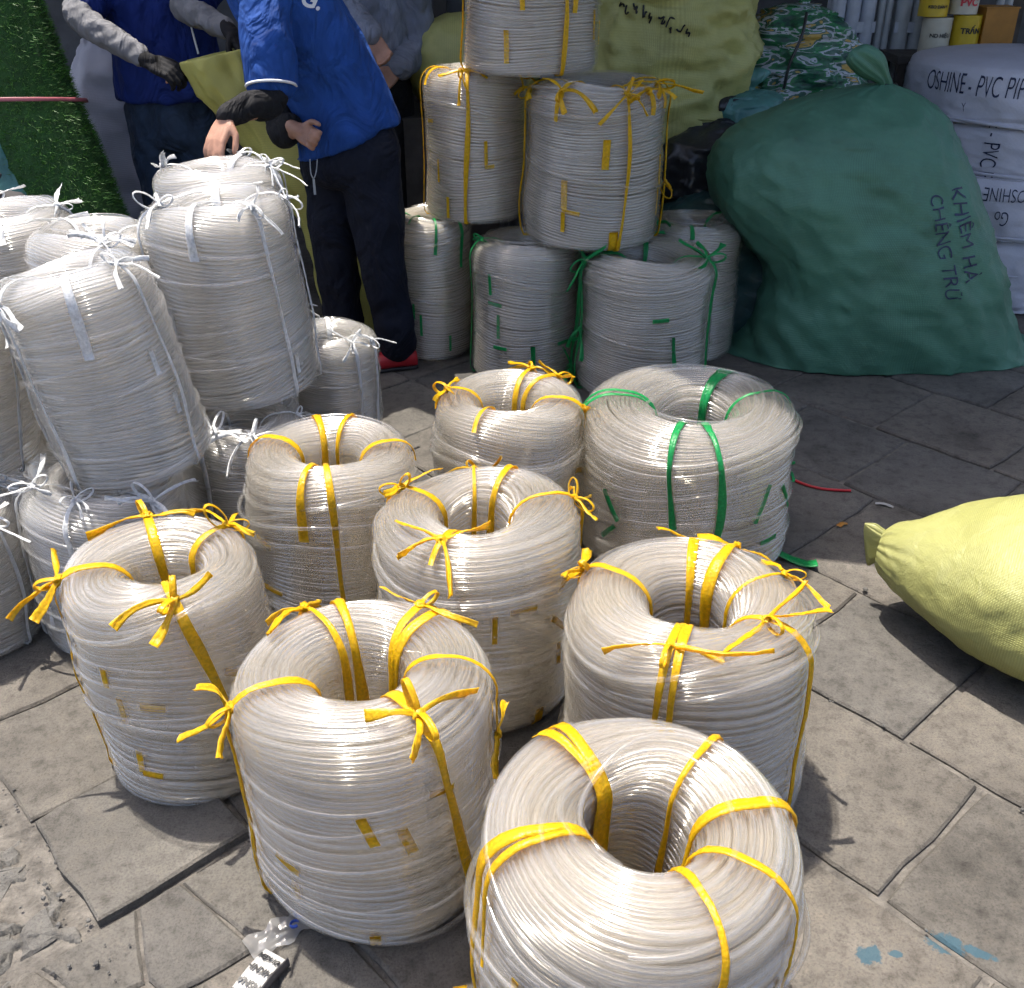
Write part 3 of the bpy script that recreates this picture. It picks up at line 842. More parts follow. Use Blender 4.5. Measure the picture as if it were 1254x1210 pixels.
# ------------------------------------------------------------------ sacks, bundles and shop goods
def weave_mat(name, col, rough=0.45, scale=62.0, var=0.16, trans=0.12, sheen=0.0, bump=0.35):
    """woven polypropylene sacking: crossed flat tapes, creases, slight shine, a little light passing"""
    m, nt, b = nmat(name)
    co = coords(nt)
    n1 = N(nt, 'ShaderNodeTexNoise', Scale=5.0, Detail=6.0, Roughness=0.65); nt.links.new(co, n1.inputs['Vector'])
    uvn = nt.nodes.new('ShaderNodeUVMap')
    w1 = N(nt, 'ShaderNodeTexWave', Scale=scale, Distortion=0.6, bands_direction='X'); nt.links.new(uvn.outputs[0], w1.inputs['Vector'])
    w2 = N(nt, 'ShaderNodeTexWave', Scale=scale, Distortion=0.6, bands_direction='Y'); nt.links.new(uvn.outputs[0], w2.inputs['Vector'])
    mx_ = N(nt, 'ShaderNodeMath', operation='MULTIPLY')
    nt.links.new(w1.outputs['Fac'], mx_.inputs[0]); nt.links.new(w2.outputs['Fac'], mx_.inputs[1])
    r = ramp(nt, n1.outputs['Fac'], [(0.28, tuple(c * (1 - 1.6 * var) for c in col)), (0.5, col), (0.74, tuple(min(1, c * (1 + var)) for c in col))])
    mul = N(nt, 'ShaderNodeMix', data_type='RGBA', blend_type='MULTIPLY'); mul.inputs[0].default_value = 0.25
    nt.links.new(r.outputs[0], mul.inputs[6]); nt.links.new(mx_.outputs[0], mul.inputs[7])
    nt.links.new(mul.outputs[2], b.inputs['Base Color'])
    b.inputs['Roughness'].default_value = rough
    n2 = N(nt, 'ShaderNodeTexNoise', Scale=22.0, Detail=5.0, Roughness=0.6, Distortion=0.6); nt.links.new(co, n2.inputs['Vector'])
    add = N(nt, 'ShaderNodeMath', operation='MULTIPLY_ADD'); add.inputs[1].default_value = 0.12
    nt.links.new(mx_.outputs[0], add.inputs[0]); nt.links.new(n2.outputs['Fac'], add.inputs[2])
    bp = N(nt, 'ShaderNodeBump', Strength=bump, Distance=0.012)
    nt.links.new(add.outputs[0], bp.inputs['Height']); nt.links.new(bp.outputs[0], b.inputs['Normal'])
    if trans:
        tr = N(nt, 'ShaderNodeBsdfTranslucent'); nt.links.new(mul.outputs[2], tr.inputs[0])
        mx = N(nt, 'ShaderNodeMixShader'); mx.inputs[0].default_value = trans
        nt.links.new(b.outputs[0], mx.inputs[1]); nt.links.new(tr.outputs[0], mx.inputs[2])
        nt.links.new(mx.outputs[0], nt.nodes['Material Output'].inputs[0])
    return m

M['green_sack'] = weave_mat('green_sacking', (0.085, 0.235, 0.155), 0.5)
M['yellow_sack'] = weave_mat('yellow_sacking', (0.41, 0.41, 0.14), 0.42, 62.0, 0.08, bump=0.55)
M['olive_sack'] = weave_mat('olive_sacking', (0.53, 0.52, 0.18), 0.45)
M['held_sack'] = weave_mat('thin_yellow_sacking', (0.72, 0.68, 0.20), 0.35, 62, 0.12, 0.3)
M['white_sack'] = weave_mat('white_sacking', (0.66, 0.66, 0.76), 0.5, 62, 0.08, 0.1, bump=0.25)
M['black_plastic'] = simple('black_plastic', (0.018, 0.020, 0.024), 0.3, 0.4, 7, 0.5, 25)
M['dark_green_plastic'] = simple('dark_green_plastic', (0.016, 0.05, 0.05), 0.35, 0.4, 7, 0.5, 22)
M['teal_plastic'] = simple('teal_plastic', (0.07, 0.20, 0.18), 0.4, 0.3, 8, 0.5, 25)
M['ink'] = simple('marker_ink', (0.012, 0.018, 0.06), 0.5, 0.3, 40)
M['ink_black'] = simple('black_ink', (0.012, 0.012, 0.014), 0.5, 0.3, 40)

def fbm(P, f, seed, octv=4):
    return np.array([noise.fractal(Vector((p[0] * f + seed * 7.3, p[1] * f - seed * 3.1, p[2] * f + seed)), 1.0, 2.0, octv) for p in P])
def ridge(P, f, seed):
    return np.array([1 - abs(noise.noise(Vector((p[0] * f + seed * 5.7, p[1] * f + seed, p[2] * f - seed * 2.3)))) * 2 for p in P])

def loft(secs, nu=72, nv=60, power=2.4, close=True, pleat=None, lump=0.0, lf=4.0, fold=0.0, ff=6.0, seed=0, stretch=None):
    """secs: rows of (cx, cy, cz, ax, ay, az, bx, by, bz): centre and two half-axes of each cross-section"""
    K = spline(np.array(secs, float), nv)
    t = np.linspace(0, 2 * PI, nu, endpoint=False)
    c, s = np.cos(t), np.sin(t)
    ex = 2.0 / power
    cc = np.sign(c) * np.abs(c) ** ex; ss = np.sign(s) * np.abs(s) ** ex
    C_, A_, B_ = K[:, 0:3], K[:, 3:6], K[:, 6:9]
    V = C_[:, None] + A_[:, None] * cc[None, :, None] + B_[:, None] * ss[None, :, None]
    rad = V - C_[:, None]
    if pleat is not None:
        v = np.linspace(0, 1, nv)
        amp = pleat(v)
        g = np.random.default_rng(seed)
        w = sum(g.uniform(.4, 1) * np.sin(k * t + g.uniform(0, 6.28)) for k in (5, 8, 11, 14, 19)) / 2.5
        V = V + rad * (amp[:, None, None] * w[None, :, None])
    Vf = V.reshape(-1, 3)
    nrm = rad / (np.linalg.norm(rad, axis=2, keepdims=True) + 1e-6)
    nf = nrm.reshape(-1, 3)
    d = np.zeros(len(Vf))
    Q = Vf if stretch is None else Vf @ np.array(stretch).T
    if lump: d += lump * fbm(Q, lf, seed)
    if fold:
        a_ = ridge(Q, ff, seed + 3); b_ = ridge(Q, ff * 2.3, seed + 5); c_ = ridge(Q, ff * 4.7, seed + 8)
        d += fold * (np.sign(a_) * np.abs(a_) ** 1.8 + .6 * np.maximum(b_, 0) ** 3 + .3 * np.maximum(c_, 0) ** 3)
    Vf = Vf + nf * d[:, None]
    F = grid_faces(nv, nu, False, True)
    if close:
        n = len(Vf)
        Vf = np.concatenate([Vf, C_[:1], C_[-1:]])
        i = np.arange(nu); j = (i + 1) % nu
        tri0 = np.stack([np.full(nu, n), i, j, j], 1)[:, [0, 2, 1, 1]]
        tri1 = np.stack([np.full(nu, n + 1), (nv - 1) * nu + i, (nv - 1) * nu + j, (nv - 1) * nu + j], 1)
        faces = [tuple(f) for f in F[:, ::-1]] + [(a, b, c_) for a, c_, b, _ in tri0] + [(a, b, c_) for a, b, c_, _ in tri1]
        return Vf, faces
    return Vf, [tuple(f) for f in F[:, ::-1]]

def loft_obj(name, secs, mat, parent=None, floor=None, **kw):
    V, F = loft(secs, **kw)
    if floor is not None:
        V[:, 2] = np.maximum(V[:, 2], floor)
    me = mesh_pd(name, V, F, mat, True)
    nu = kw.get('nu', 72); nv = kw.get('nv', 60)
    G = V[:nu * nv].reshape(nv, nu, 3)
    per = np.linalg.norm(G - np.roll(G, 1, 1), axis=2).sum(1).max()
    lng = np.linalg.norm(np.diff(G, axis=0), axis=2).sum(0).mean()
    uv = np.zeros((len(V), 2)); k = np.arange(nu * nv)
    uv[:nu * nv, 0] = np.abs((k % nu) / nu * 2 - 1) * per / 2; uv[:nu * nv, 1] = (k // nu) / nv * lng
    lay = me.uv_layers.new(name='UVMap')
    li = np.empty(len(me.loops), np.int32); me.loops.foreach_get('vertex_index', li)
    lay.data.foreach_set('uv', uv[li].astype(np.float32).ravel())
    return link(name, me, parent)

def text_mesh(body, size=0.1, shear=0.0, bold=0.0):
    cu = bpy.data.curves.new('lettering', 'FONT')
    cu.body = body; cu.size = size; cu.shear = shear; cu.align_x = 'CENTER'; cu.align_y = 'CENTER'; cu.offset = bold
    o = bpy.data.objects.new('lettering', cu); COL.objects.link(o)
    dg = bpy.context.evaluated_depsgraph_get()
    me = o.evaluated_get(dg).to_mesh()
    import bmesh
    bm = bmesh.new(); bm.from_mesh(me)
    bmesh.ops.triangulate(bm, faces=bm.faces[:])
    for _ in range(3):
        lg = [e_ for e_ in bm.edges if e_.calc_length() > size * .14]
        if not lg: break
        bmesh.ops.subdivide_edges(bm, edges=lg, cuts=1)
        bmesh.ops.triangulate(bm, faces=[f_ for f_ in bm.faces if len(f_.verts) > 3])
    bmesh.ops.remove_doubles(bm, verts=bm.verts[:], dist=1e-6)
    bm.verts.index_update()
    V = np.array([v.co[:] for v in bm.verts]); F = [tuple(v.index for v in f_.verts) for f_ in bm.faces]
    bm.free()
    o.evaluated_get(dg).to_mesh_clear()
    bpy.data.objects.remove(o); bpy.data.curves.remove(cu)
    return V, F

def write_on(target, body, centre, right, up, size, mat, depth=0.6, shear=0.0, bold=0.0, wobble=0.0, seed=0, fit_w=None, xs=1.0):
    """lettering laid onto a curved surface: points are dropped along the writing plane's normal"""
    me = target.data
    bvh = BVHTree.FromPolygons([target.matrix_world @ v.co for v in me.vertices], [tuple(p.vertices) for p in me.polygons])
    V, F = text_mesh(body, size, shear, bold)
    right = Vector(right).normalized(); up = Vector(up).normalized()
    nrm = right.cross(up).normalized()
    centre = Vector(centre)
    out = []; ok = []
    V = V * np.array((xs, 1, 1))
    if fit_w and np.ptp(V[:, 0]) > fit_w: V = V * (fit_w / np.ptp(V[:, 0]))
    for v in V:
        x, y = v[0], v[1]
        if wobble:
            x += wobble * size * noise.noise(Vector((v[0] / size * 1.7, v[1] / size, seed)))
            y += wobble * size * noise.noise(Vector((v[0] / size * 1.3, v[1] / size, seed + 9)))
        p = centre + right * x + up * y
        hit = bvh.ray_cast(p + nrm * depth, -nrm, depth * 2)
        if hit[0] is None: hit = bvh.ray_cast(p + nrm * depth + right * 3e-4 + up * 4e-4, -nrm, depth * 2)
        q = hit[0] + nrm * .0035 if hit[0] is not None else p
        out.append(q); ok.append(hit[0] is not None and abs(hit[1].dot(nrm)) > .12)
    F = [f for f in F if all(ok[i] for i in f)]
    inv = target.matrix_world.inverted()
    o = link('lettering', mesh_pd('lettering', [inv @ q for q in out], F, mat), target)
    return o

bpy.context.view_layer.update()
X0 = Vector((1, 0, 0)); Y0 = Vector((0, 1, 0)); Z0 = Vector((0, 0, 1))

def hsecs(levels, Yc, depth, bulge=None):
    """cross-sections of an upright sack from its outline: (py, left px, right px) at the depth of its belly"""
    out = []
    for k, (py, lx, rx) in enumerate(levels):
        a = at(lx, py, Yc); b = at(rx, py, Yc)
        z = max(a.z, 0.004)
        dp = depth[k]
        out.append((( a.x + b.x) / 2, Yc + .0, z, (b.x - a.x) / 2, 0, 0, 0, dp, 0))
    return out

# --- big green sack
lv = [(466, 900, 1240), (455, 886, 1256), (438, 886, 1252), (415, 902, 1240), (370, 924, 1226), (325, 932, 1214), (285, 908, 1200), (245, 880, 1190), (210, 872, 1180), (178, 884, 1170), (155, 914, 1160), (138, 952, 1148), (122, 990, 1130), (110, 1034, 1108), (102, 1068, 1092)]
dp = [.24, .30, .34, .36, .37, .37, .36, .35, .33, .30, .26, .21, .15, .08, .03]
gs = empty('green_sack', (1.5, 4.15, 0)); tag(gs, 'huge dark green woven sack with handwriting, slumped on the shaded paving', 'sack')
bpy.context.view_layer.update()
def local(secs, o):
    s_ = np.array(secs, float); s_[:, :3] -= np.array(o.location); return s_
sk = hsecs(lv, 4.15, dp)
body = loft_obj('sack_body', local(sk, gs), M['green_sack'], gs, floor=.003, nu=120, nv=110, power=2.6, lump=.024, lf=2.6, fold=.017, ff=5.0, seed=4,
                pleat=lambda v: .10 * np.clip((v - .72) / .28, 0, 1) ** 1.5, stretch=[[1, 0, .9], [0, 1, 0], [-.5, 0, .45]])
nk = [at(1085, 108, 4.15), at(1082, 96, 4.12), at(1068, 80, 4.1), at(1050, 66, 4.08), at(1043, 62, 4.08)]
wd = [.035, .03, .06, .05, .012]
loft_obj('sack_neck', [tuple(p - gs.location) + (w * .6, 0, w * .6) + (0, w * .5, 0) for p, w in zip(nk, wd)], M['green_sack'], gs, nu=40, nv=24, pleat=lambda v: .25 + 0 * v, seed=8)
Vt, Ft = tube([tuple(at(1086, 104, 4.15) - gs.location + Vector((.036 * math.cos(t), .034 * math.sin(t), .004 * math.sin(2 * t)))) for t in np.linspace(0, 2 * PI, 24, endpoint=False)], .006, 6, True)
link('tie_cord', mesh_np('tie_cord', Vt, Ft, M['black_plastic']), gs)
bpy.context.view_layer.update()
fr_ = at(1165, 290, 3.8)
write_on(body, 'KHIÊM HÀ', at(1180, 286, 3.85), (.30, 0, -.95), (.95, 0, .30), .080, M['ink'], .8, .2, -.0005, .12, 1)
write_on(body, 'CHÊNG TRỮ', at(1150, 298, 3.85), (.30, 0, -.95), (.95, 0, .30), .072, M['ink'], .8, .2, -.0005, .12, 2)

# --- pale yellow sack lying on the sunny slabs
ys_ = empty('yellow_sack', (1.5, 2.25, 0)); tag(ys_, 'full pale yellow woven sack lying on sunlit slabs, tied corner sticking out', 'sack')
tip = at0(1078, 668, .19)
ax = Vector((.86, -.50, 0)).normalized(); pr = Vector((.50, .86, 0)).normalized()
ly = []
for d, w, h, zc, sh in [(.0, .04, .036, .19, .0), (.02, .065, .055, .188, .0), (.06, .098, .076, .184, .0), (.12, .142, .102, .178, .0), (.20, .195, .130, .172, .0), (.31, .250, .156, .170, .0), (.46, .295, .178, .178, .0), (.66, .315, .188, .186, .0), (.86, .300, .182, .180, .0), (1.02, .24, .15, .16, .0), (1.12, .15, .10, .15, .0), (1.17, .06, .05, .14, .0)]:
    h *= 1 + .16 * min(1, d / .3); zc += .03 * min(1, d / .3)
    c = Vector((tip.x, tip.y, 0)) + ax * d + pr * sh + Vector((0, 0, zc)) - Vector(ys_.location)
    ly.append(tuple(c) + tuple(pr * w) + (0, 0, h))
loft_obj('sack_body', ly, M['yellow_sack'], ys_, floor=.002, nu=110, nv=110, power=2.25, lump=.020, lf=4, fold=.006, ff=6, seed=12,
         pleat=lambda v: .10 * np.clip((.30 - v) / .30, 0, 1) ** 1.5 + .08 * np.clip((v - .8) / .2, 0, 1), stretch=[[1, 0, 0], [0, .6, 0], [0, 0, 1]])
cpt = tip - Vector(ys_.location)
cq = cpt + pr * .015
loft_obj('sack_corner', [tuple(cq + ax * .06) + tuple(pr * .06) + (0, 0, .07), tuple(cq + ax * .022 - Z0 * .004) + tuple(pr * .022) + (0, 0, .034), tuple(cq - ax * .004 - Z0 * .010) + tuple(pr * .014) + (0, 0, .048), tuple(cq - ax * .022 - Z0 * .014) + tuple(pr * .010) + (0, 0, .060), tuple(cq - ax * .036 + Z0 * .006) + tuple(pr * .006) + (0, 0, .040), tuple(cq - ax * .050 + Z0 * .034) + tuple(pr * .002) + (0, 0, .010)], M['yellow_sack'], ys_, nu=48, nv=30, pleat=lambda v: .16 + 0 * v, seed=9)

# --- white bundles of pipes, stacked
bx_, by_ = 2.35, 5.0
_z = [at(1175, py_, 4.5).z for py_ in (88, 162, 226, 300)]
zb = [0.0, _z[3], _z[2], _z[1]]
zt = [_z[3] + .015, _z[2] + .015, _z[1] + .015, _z[0]]
Rb = [.50, .50, .49, .50]
desc = ['white wrapped pipe bundle on the ground behind the green sack', 'white wrapped pipe bundle with upside-down marker lettering, second of its stack', 'white wrapped pipe bundle with marker lettering running down its side', 'white wrapped pipe bundle with a gathered cover, topmost of its stack']
bundles = []
for k in range(4):
    o = empty('pipe_bundle', (bx_ + (.02, -.03, .015, -.01)[k], by_, zb[k])); tag(o, desc[k], 'bundle', 'white wrapped bundles stacked behind the green sack')
    h = zt[k] - zb[k]; R = Rb[k]
    se = [(0, 0, z, r, 0, 0, 0, r, 0) for r, z in [(R * .3, .0), (R * .93, .003), (R * .99, .03), (R * 1.0, h * .3), (R * 1.01, h * .6), (R * 1.0, h * .82)]]
    if k == 3:
        se += [(0, 0, z, r, 0, 0, 0, r, 0) for r, z in [(R * .97, h * .95), (R * .90, h * 1.02), (R * .66, h * 1.10), (R * .35, h * 1.16), (R * .10, h * 1.19), (R * .03, h * 1.22)]]
    else:
        se += [(0, 0, z, r, 0, 0, 0, r, 0) for r, z in [(R * .96, h * .96), (R * .9, h * .99), (R * .3, h)]]
    b_ = loft_obj('wrapping', se, M['white_sack'], o, nu=120, nv=70, power=2.0, lump=.008, lf=4, fold=.010, ff=6, seed=20 + k, pleat=(lambda v: .05 * np.clip((v - .6) / .4, 0, 1)) if k == 3 else (lambda v: .006 + 0 * v))
    ts = np.linspace(0, 2 * PI, 72, endpoint=False)
    Vt, Ft = tube([(1.015 * R * math.cos(t), 1.015 * R * math.sin(t), h * (.05 if k else .5) + .012 * math.sin(3 * t + k)) for t in ts], .007, 6, True)
    link('binding_cord', mesh_np('binding_cord', Vt, Ft, M['white_sack']), o)
    bundles.append(b_)
bpy.context.view_layer.update()
def on_bundle(k, body_, px, py, ang_right, size, wob, seed, xs=.6):
    c = at(px, py, by_ - Rb[k])
    th = math.atan2(c.y - by_, c.x - bx_)
    right = Vector((-math.sin(th), math.cos(th), 0)); 
    if right.x < 0: right = -right
    r2 = right * math.cos(ang_right) + Z0 * math.sin(ang_right); u2 = -right * math.sin(ang_right) + Z0 * math.cos(ang_right)
    write_on(bundles[k], body_, c, r2, u2, size, M['ink'], .5, 0, -.0008, wob, seed, xs=xs)
on_bundle(3, 'OSHINE - PVC PIPES', 1170, 112, 0, .12, .06, 3, .47)
on_bundle(3, 'Y', 1140, 140, .2, .05, .1, 4)
on_bundle(2, 'E - PVC PIP', 1204, 196, -PI / 2, .10, .06, 5)
on_bundle(1, 'HOSHINE -', 1232, 240, PI, .085, .06, 6)
on_bundle(1, 'Go', 1226, 268, PI, .085, .08, 7)

# --- olive bale on dark bags
ob = empty('olive_bale', (.66, 4.95, .66)); tag(ob, 'bulky olive-yellow wrapped bale with scrawled lines, roped, behind the coil stack', 'bale')
def bale(levels):
    return [(cx, cy, z, a, 0, sl, 0, b, 0) for cx, cy, z, a, b, sl in levels]
loft_obj('wrapping', bale([(-.03, 0, 0, .18, .2, 0), (-.02, 0, .01, .30, .30, 0), (-.01, 0, .08, .36, .36, .0), (-.01, 0, .25, .37, .36, .02), (-.005, 0, .45, .385, .37, .02), (-.01, 0, .62, .38, .36, 0), (-.02, 0, .76, .34, .32, 0), (-.02, 0, .82, .25, .25, 0), (-.02, 0, .84, .08, .1, 0)]), M['olive_sack'], ob,
         nu=110, nv=80, power=3.4, lump=.05, lf=3.0, fold=.036, ff=5.0, seed=31)
bpy.context.view_layer.update()
bl = ob.children[0]
Vt, Ft = tube([(.405 * np.sign(math.cos(t)) * abs(math.cos(t)) ** .75 - .005, .40 * np.sign(math.sin(t)) * abs(math.sin(t)) ** .75, .20 + .02 * math.sin(t * 2)) for t in np.linspace(0, 2 * PI, 80, endpoint=False)], .006, 6, True)
link('rope', mesh_np('rope', Vt, Ft, M['olive_sack']), ob)
def scrawl(target, c, right, up, length, h, mat, seed):
    """a line of unreadable marker scribble"""
    g = np.random.default_rng(seed)
    me = target.data
    bvh = BVHTree.FromPolygons([target.matrix_world @ v.co for v in me.vertices], [tuple(p.vertices) for p in me.polygons])
    right = Vector(right).normalized(); up = Vector(up).normalized(); nrm = right.cross(up)
    mb = MB(); inv = target.matrix_world.inverted()
    x = -length / 2
    while x < length / 2:
        w = h * g.uniform(.45, .9)
        pts = [(x + w * u, h * v) for u, v in zip(np.sort(g.uniform(0, 1, 4)), g.uniform(-.5, .5, 4))]
        P = []
        for u, v in pts:
            p = Vector(c) + right * u + up * v
            hit = bvh.ray_cast(p + nrm * .5, -nrm, 1.2)
            if hit[0] is not None: P.append(np.array(inv @ (hit[0] + nrm * .003)))
        if len(P) > 2:
            V_, F_ = tube(spline(P, 10), .004, 4); link('pen_stroke', mesh_np('pen_stroke', V_, F_, mat), target)
        x += w * 1.25
        if g.uniform() < .2: x += h * .5
scrawl(bl, at(785, 12, 4.6), (.9, 0, -.35), (.35, 0, .9), .34, .05, M['ink_black'], 1)
scrawl(bl, at(800, 24, 4.6), (.9, 0, -.35), (.35, 0, .9), .26, .045, M['ink_black'], 2)

def blob(name, label, cat, loc, rx, ry, rz, mat, seed, lump=.06, fold=.02, ff=6, knot=None, group=None, power=2.3):
    o = empty(name, loc); tag(o, label, cat, group)
    se = [(0, 0, 0, rx * .45, 0, 0, 0, ry * .45, 0)] + [(0, 0, rz * z, rx * r, 0, 0, 0, ry * r, 0) for z, r in [(.005, .8), (.06, .93), (.25, 1.0), (.5, .97), (.72, .85), (.88, .6), (.97, .3), (1.0, .08)]]
    loft_obj('bag_body', se, mat, o, floor=.002, nu=72, nv=56, power=power, lump=lump, lf=3.2, fold=fold, ff=ff, seed=seed, pleat=lambda v: .10 * np.clip((v - .62) / .38, 0, 1))
    kn = [(0, 0, rz * .97, .03, 0, 0, 0, .03, 0), (0.005, 0, rz * 1.0 + .01, .022, 0, 0, 0, .022, 0), (.015, 0, rz + .04, .045, 0, 0, 0, .035, 0), (.03, .01, rz + .07, .055, 0, 0, 0, .03, 0), (.035, .01, rz + .085, .02, 0, 0, 0, .01, 0)]
    loft_obj('bag_neck', kn, mat, o, nu=36, nv=20, pleat=lambda v: .22 + 0 * v, seed=seed + 1)
    return o
blob('plastic_bag', 'dark green plastic bag squeezed between the coil stack and the huge sack', 'bag', (.92, 4.42, 0), .36, .28, .60, M['dark_green_plastic'], 41)
blob('plastic_bag', 'creased black plastic bag slumped between the olive bale and the huge green sack', 'bag', (.90, 4.62, .54), .27, .25, .31, M['black_plastic'], 42, fold=.03)
blob('plastic_bag', 'flat black rubbish bag on the floor, deep behind the coil stack', 'bag', (.55, 5.05, 0), .62, .5, .66, M['black_plastic'], 43, power=3.5)
blob('plastic_bag', 'small teal plastic bag perched on the black one', 'bag', (1.02, 4.70, .80), .15, .13, .15, M['teal_plastic'], 44, lump=.03, fold=.02)
blob('plastic_bag', 'black plastic bag standing behind the huge green sack', 'bag', (1.45, 5.2, 0), .5, .4, .86, M['black_plastic'], 46)

# patterned bundle
def pattern_mat():
    m, nt, b = nmat('printed_plastic')
    co = coords(nt, (3, 3, 9), (0, .5, 0))
    n1 = N(nt, 'ShaderNodeTexNoise', Scale=1.6, Detail=3.0, Distortion=1.4); nt.links.new(co, n1.inputs['Vector'])
    r = ramp(nt, n1.outputs['Fac'], [(0.0, (.02, .06, .05)), (0.38, (.02, .11, .06)), (0.45, (.03, .18, .07)), (0.50, (.42, .45, .50)), (0.55, (.05, .12, .09)), (0.60, (.45, .30, .07)), (0.66, (.35, .36, .42)), (0.75, (.06, .08, .10))])
    r.color_ramp.interpolation = 'CONSTANT'
    nt.links.new(r.outputs[0], b.inputs['Base Color']); b.inputs['Roughness'].default_value = .3
    n2 = N(nt, 'ShaderNodeTexNoise', Scale=5.0, Detail=5.0); nt.links.new(co, n2.inputs['Vector'])
    bp = N(nt, 'ShaderNodeBump', Strength=.6, Distance=.03); nt.links.new(n2.outputs['Fac'], bp.inputs['Height']); nt.links.new(bp.outputs[0], b.inputs['Normal'])
    return m
M['pattern'] = pattern_mat()
pb = blob('printed_bundle', 'bundle of green, white and orange printed packets tied with black string', 'bundle', (1.30, 5.05, .82), .26, .22, .44, M['pattern'], 51, lump=.05, fold=.035, ff=9)
Vt, Ft = tube(spline([(-.03, -.20, .42), (-.05, -.245, .33), (-.09, -.255, .22), (-.10, -.25, .12)], 16), .007, 6); link('string', mesh_np('string', Vt, Ft, M['black_plastic']), pb)
cr = empty('wooden_crate', (1.30, 5.2, .0)); tag(cr, 'dark crate under the printed packets, behind the huge green sack', 'crate')
for k in range(4):
    mb = MB(); mb.box((0, -.29, .10 + k * .2), (.66, .02, .17)); mb.build('slat', M['dark_wood'], cr)
for sx in (-1, 1):
    mb = MB(); mb.box((sx * .33, 0, .41), (.03, .6, .80)); mb.build('side_panel', M['dark_wood'], cr)
mb = MB(); mb.box((0, 0, .80), (.68, .56, .03)); mb.build('lid', M['dark_wood'], cr)
# yellow board
M['yellow_board'] = simple('yellow_board', (0.34, 0.25, 0.02), .6, .2, 9, .2, 50)
yb = empty('yellow_board', tuple(at(925, 125, 4.75))); tag(yb, 'short mustard-yellow board leaning between the olive bale and the huge sack', 'board')
mb = MB(); mb.box((0, 0, 0), (.30, .03, .10), Matrix.Rotation(R_(38), 3, 'Y')); mb.build('plank', M['yellow_board'], yb)

# wrapped upright pipe bundles, tape rolls, box on a pallet behind
M['clear_wrap'] = simple('pale_wrapped_pipe', (.42, .45, .52), .3, .15, 14, .3, 40)
M['grey_pipe'] = simple('grey_pipe', (.36, .38, .40), .35, .12, 14)
M['tape_yellow'] = simple('yellow_label', (.55, .38, .02), .35, .12, 14)
M['tape_white'] = simple('cream_label', (.50, .47, .38), .35, .12, 14)
M['tape_red'] = simple('red_label', (.50, .03, .05), .35, .1, 14)
M['tape_orange'] = simple('brown_box', (.36, .16, .02), .55, .15, 14)
pl = empty('pallet', (2.25, 5.85, 0)); tag(pl, 'pale wrapped pallet load carrying upright pipe bundles behind the huge sack', 'pallet')
mb = MB(); mb.box((0, 0, .40), (1.9, .7, .80)); mb.build('load', M['clear_wrap'], pl)
for k in range(6):
    mb = MB(); mb.box((-.80 + k * .32, -.355, .72), (.29, .02, .14)); mb.build('carton_face', M['tape_white'], pl)
def pipe_bundle(px0, px1, label, mat, Y=5.75, h=.95, nrow=(3, 2)):
    a = at(px0, 60, Y); b = at(px1, 60, Y); w = b.x - a.x
    o = empty('wrapped_pipes', ((a.x + b.x) / 2, Y, .81)); tag(o, label, 'pipes', 'upright pipe bundles behind the huge sack')
    r = w / nrow[0] / 2
    for i in range(nrow[0]):
        for j in range(nrow[1]):
            Vt, Ft = tube([((i - (nrow[0] - 1) / 2) * 2 * r, (j - .5) * 2 * r, z) for z in (0, h / 2, h)], r * .97, 14)
            link('pipe', mesh_np('pipe', Vt, Ft, mat), o)
    for z in (.12, .30, .6):
        mb = MB(); mb.box((0, -r * nrow[1] + .5 * r - .006, z), (w * 1.02, .008, .05)); mb.build('wrap_band', M['clear_wrap'], o)
    return o
pipe_bundle(1008, 1062, 'pale plastic-wrapped bundle of thick upright pipes beside the printed packets', M['clear_wrap'])
pipe_bundle(1066, 1084, 'slender grey upright pipe pair standing between two wrapped pipe bundles', M['grey_pipe'], nrow=(2, 1))
pipe_bundle(1086, 1124, 'grey bundle of upright pipes standing next to the yellow-labelled rolls', M['grey_pipe'], nrow=(2, 2))
pipe_bundle(1206, 1226, 'grey upright pipe pair standing behind the brown carton', M['grey_pipe'], 5.9, nrow=(2, 1))
def roll(px0, px1, py0, py1, Y, mat, label, txt, ink, z=None):
    a = at(px0, py1, Y); b = at(px1, py1, Y); t_ = at(px0, py0, Y)
    r = (b.x - a.x) / 2; h = t_.z - a.z
    o = empty('tape_roll', ((a.x + b.x) / 2, Y + r, a.z)); tag(o, label, 'tape roll', 'labelled rolls stacked behind the white bundles')
    se = [(0, 0, z_, q, 0, 0, 0, q, 0) for q, z_ in [(r * .5, 0), (r * .97, .001), (r, .006), (r, h * .5), (r, h - .006), (r * .97, h - .001), (r * .5, h)]]
    b_ = loft_obj('label_wrap', se, mat, o, nu=40, nv=16, power=2.0)
    bpy.context.view_layer.update()
    if txt: write_on(b_, txt, (o.location.x, Y - .01, o.location.z + h / 2), X0, Z0, h * .42, ink, .3, 0, .002, fit_w=r * 1.35)
    return o
Yr = 5.45
roll(1130, 1165, 22, 66, Yr, M['tape_white'], 'cream-labelled roll with black lettering at the foot of its column', 'ND HIỆU', M['ink_black'])
roll(1130, 1165, -4, 21.5, Yr, M['tape_yellow'], 'yellow-labelled roll at the head of the column by the grey pipes', 'KEO DÁN B', M['ink_black'])
roll(1168, 1202, 19, 58, Yr, M['tape_yellow'], 'yellow-labelled roll under the red and white one', 'TRẤN', M['ink_black'])
roll(1168, 1202, -12, 18.5, Yr, M['tape_white'], 'red and white labelled roll on top of a yellow one', 'PVC', M['tape_red'])
bxo = empty('carton', tuple(at(1220, 57, 5.45))); tag(bxo, 'small brown carton among the labelled rolls', 'carton')
mb = MB(); mb.box((0, .08, .085), (.155, .14, .17)); mb.build('box', M['tape_orange'], bxo)
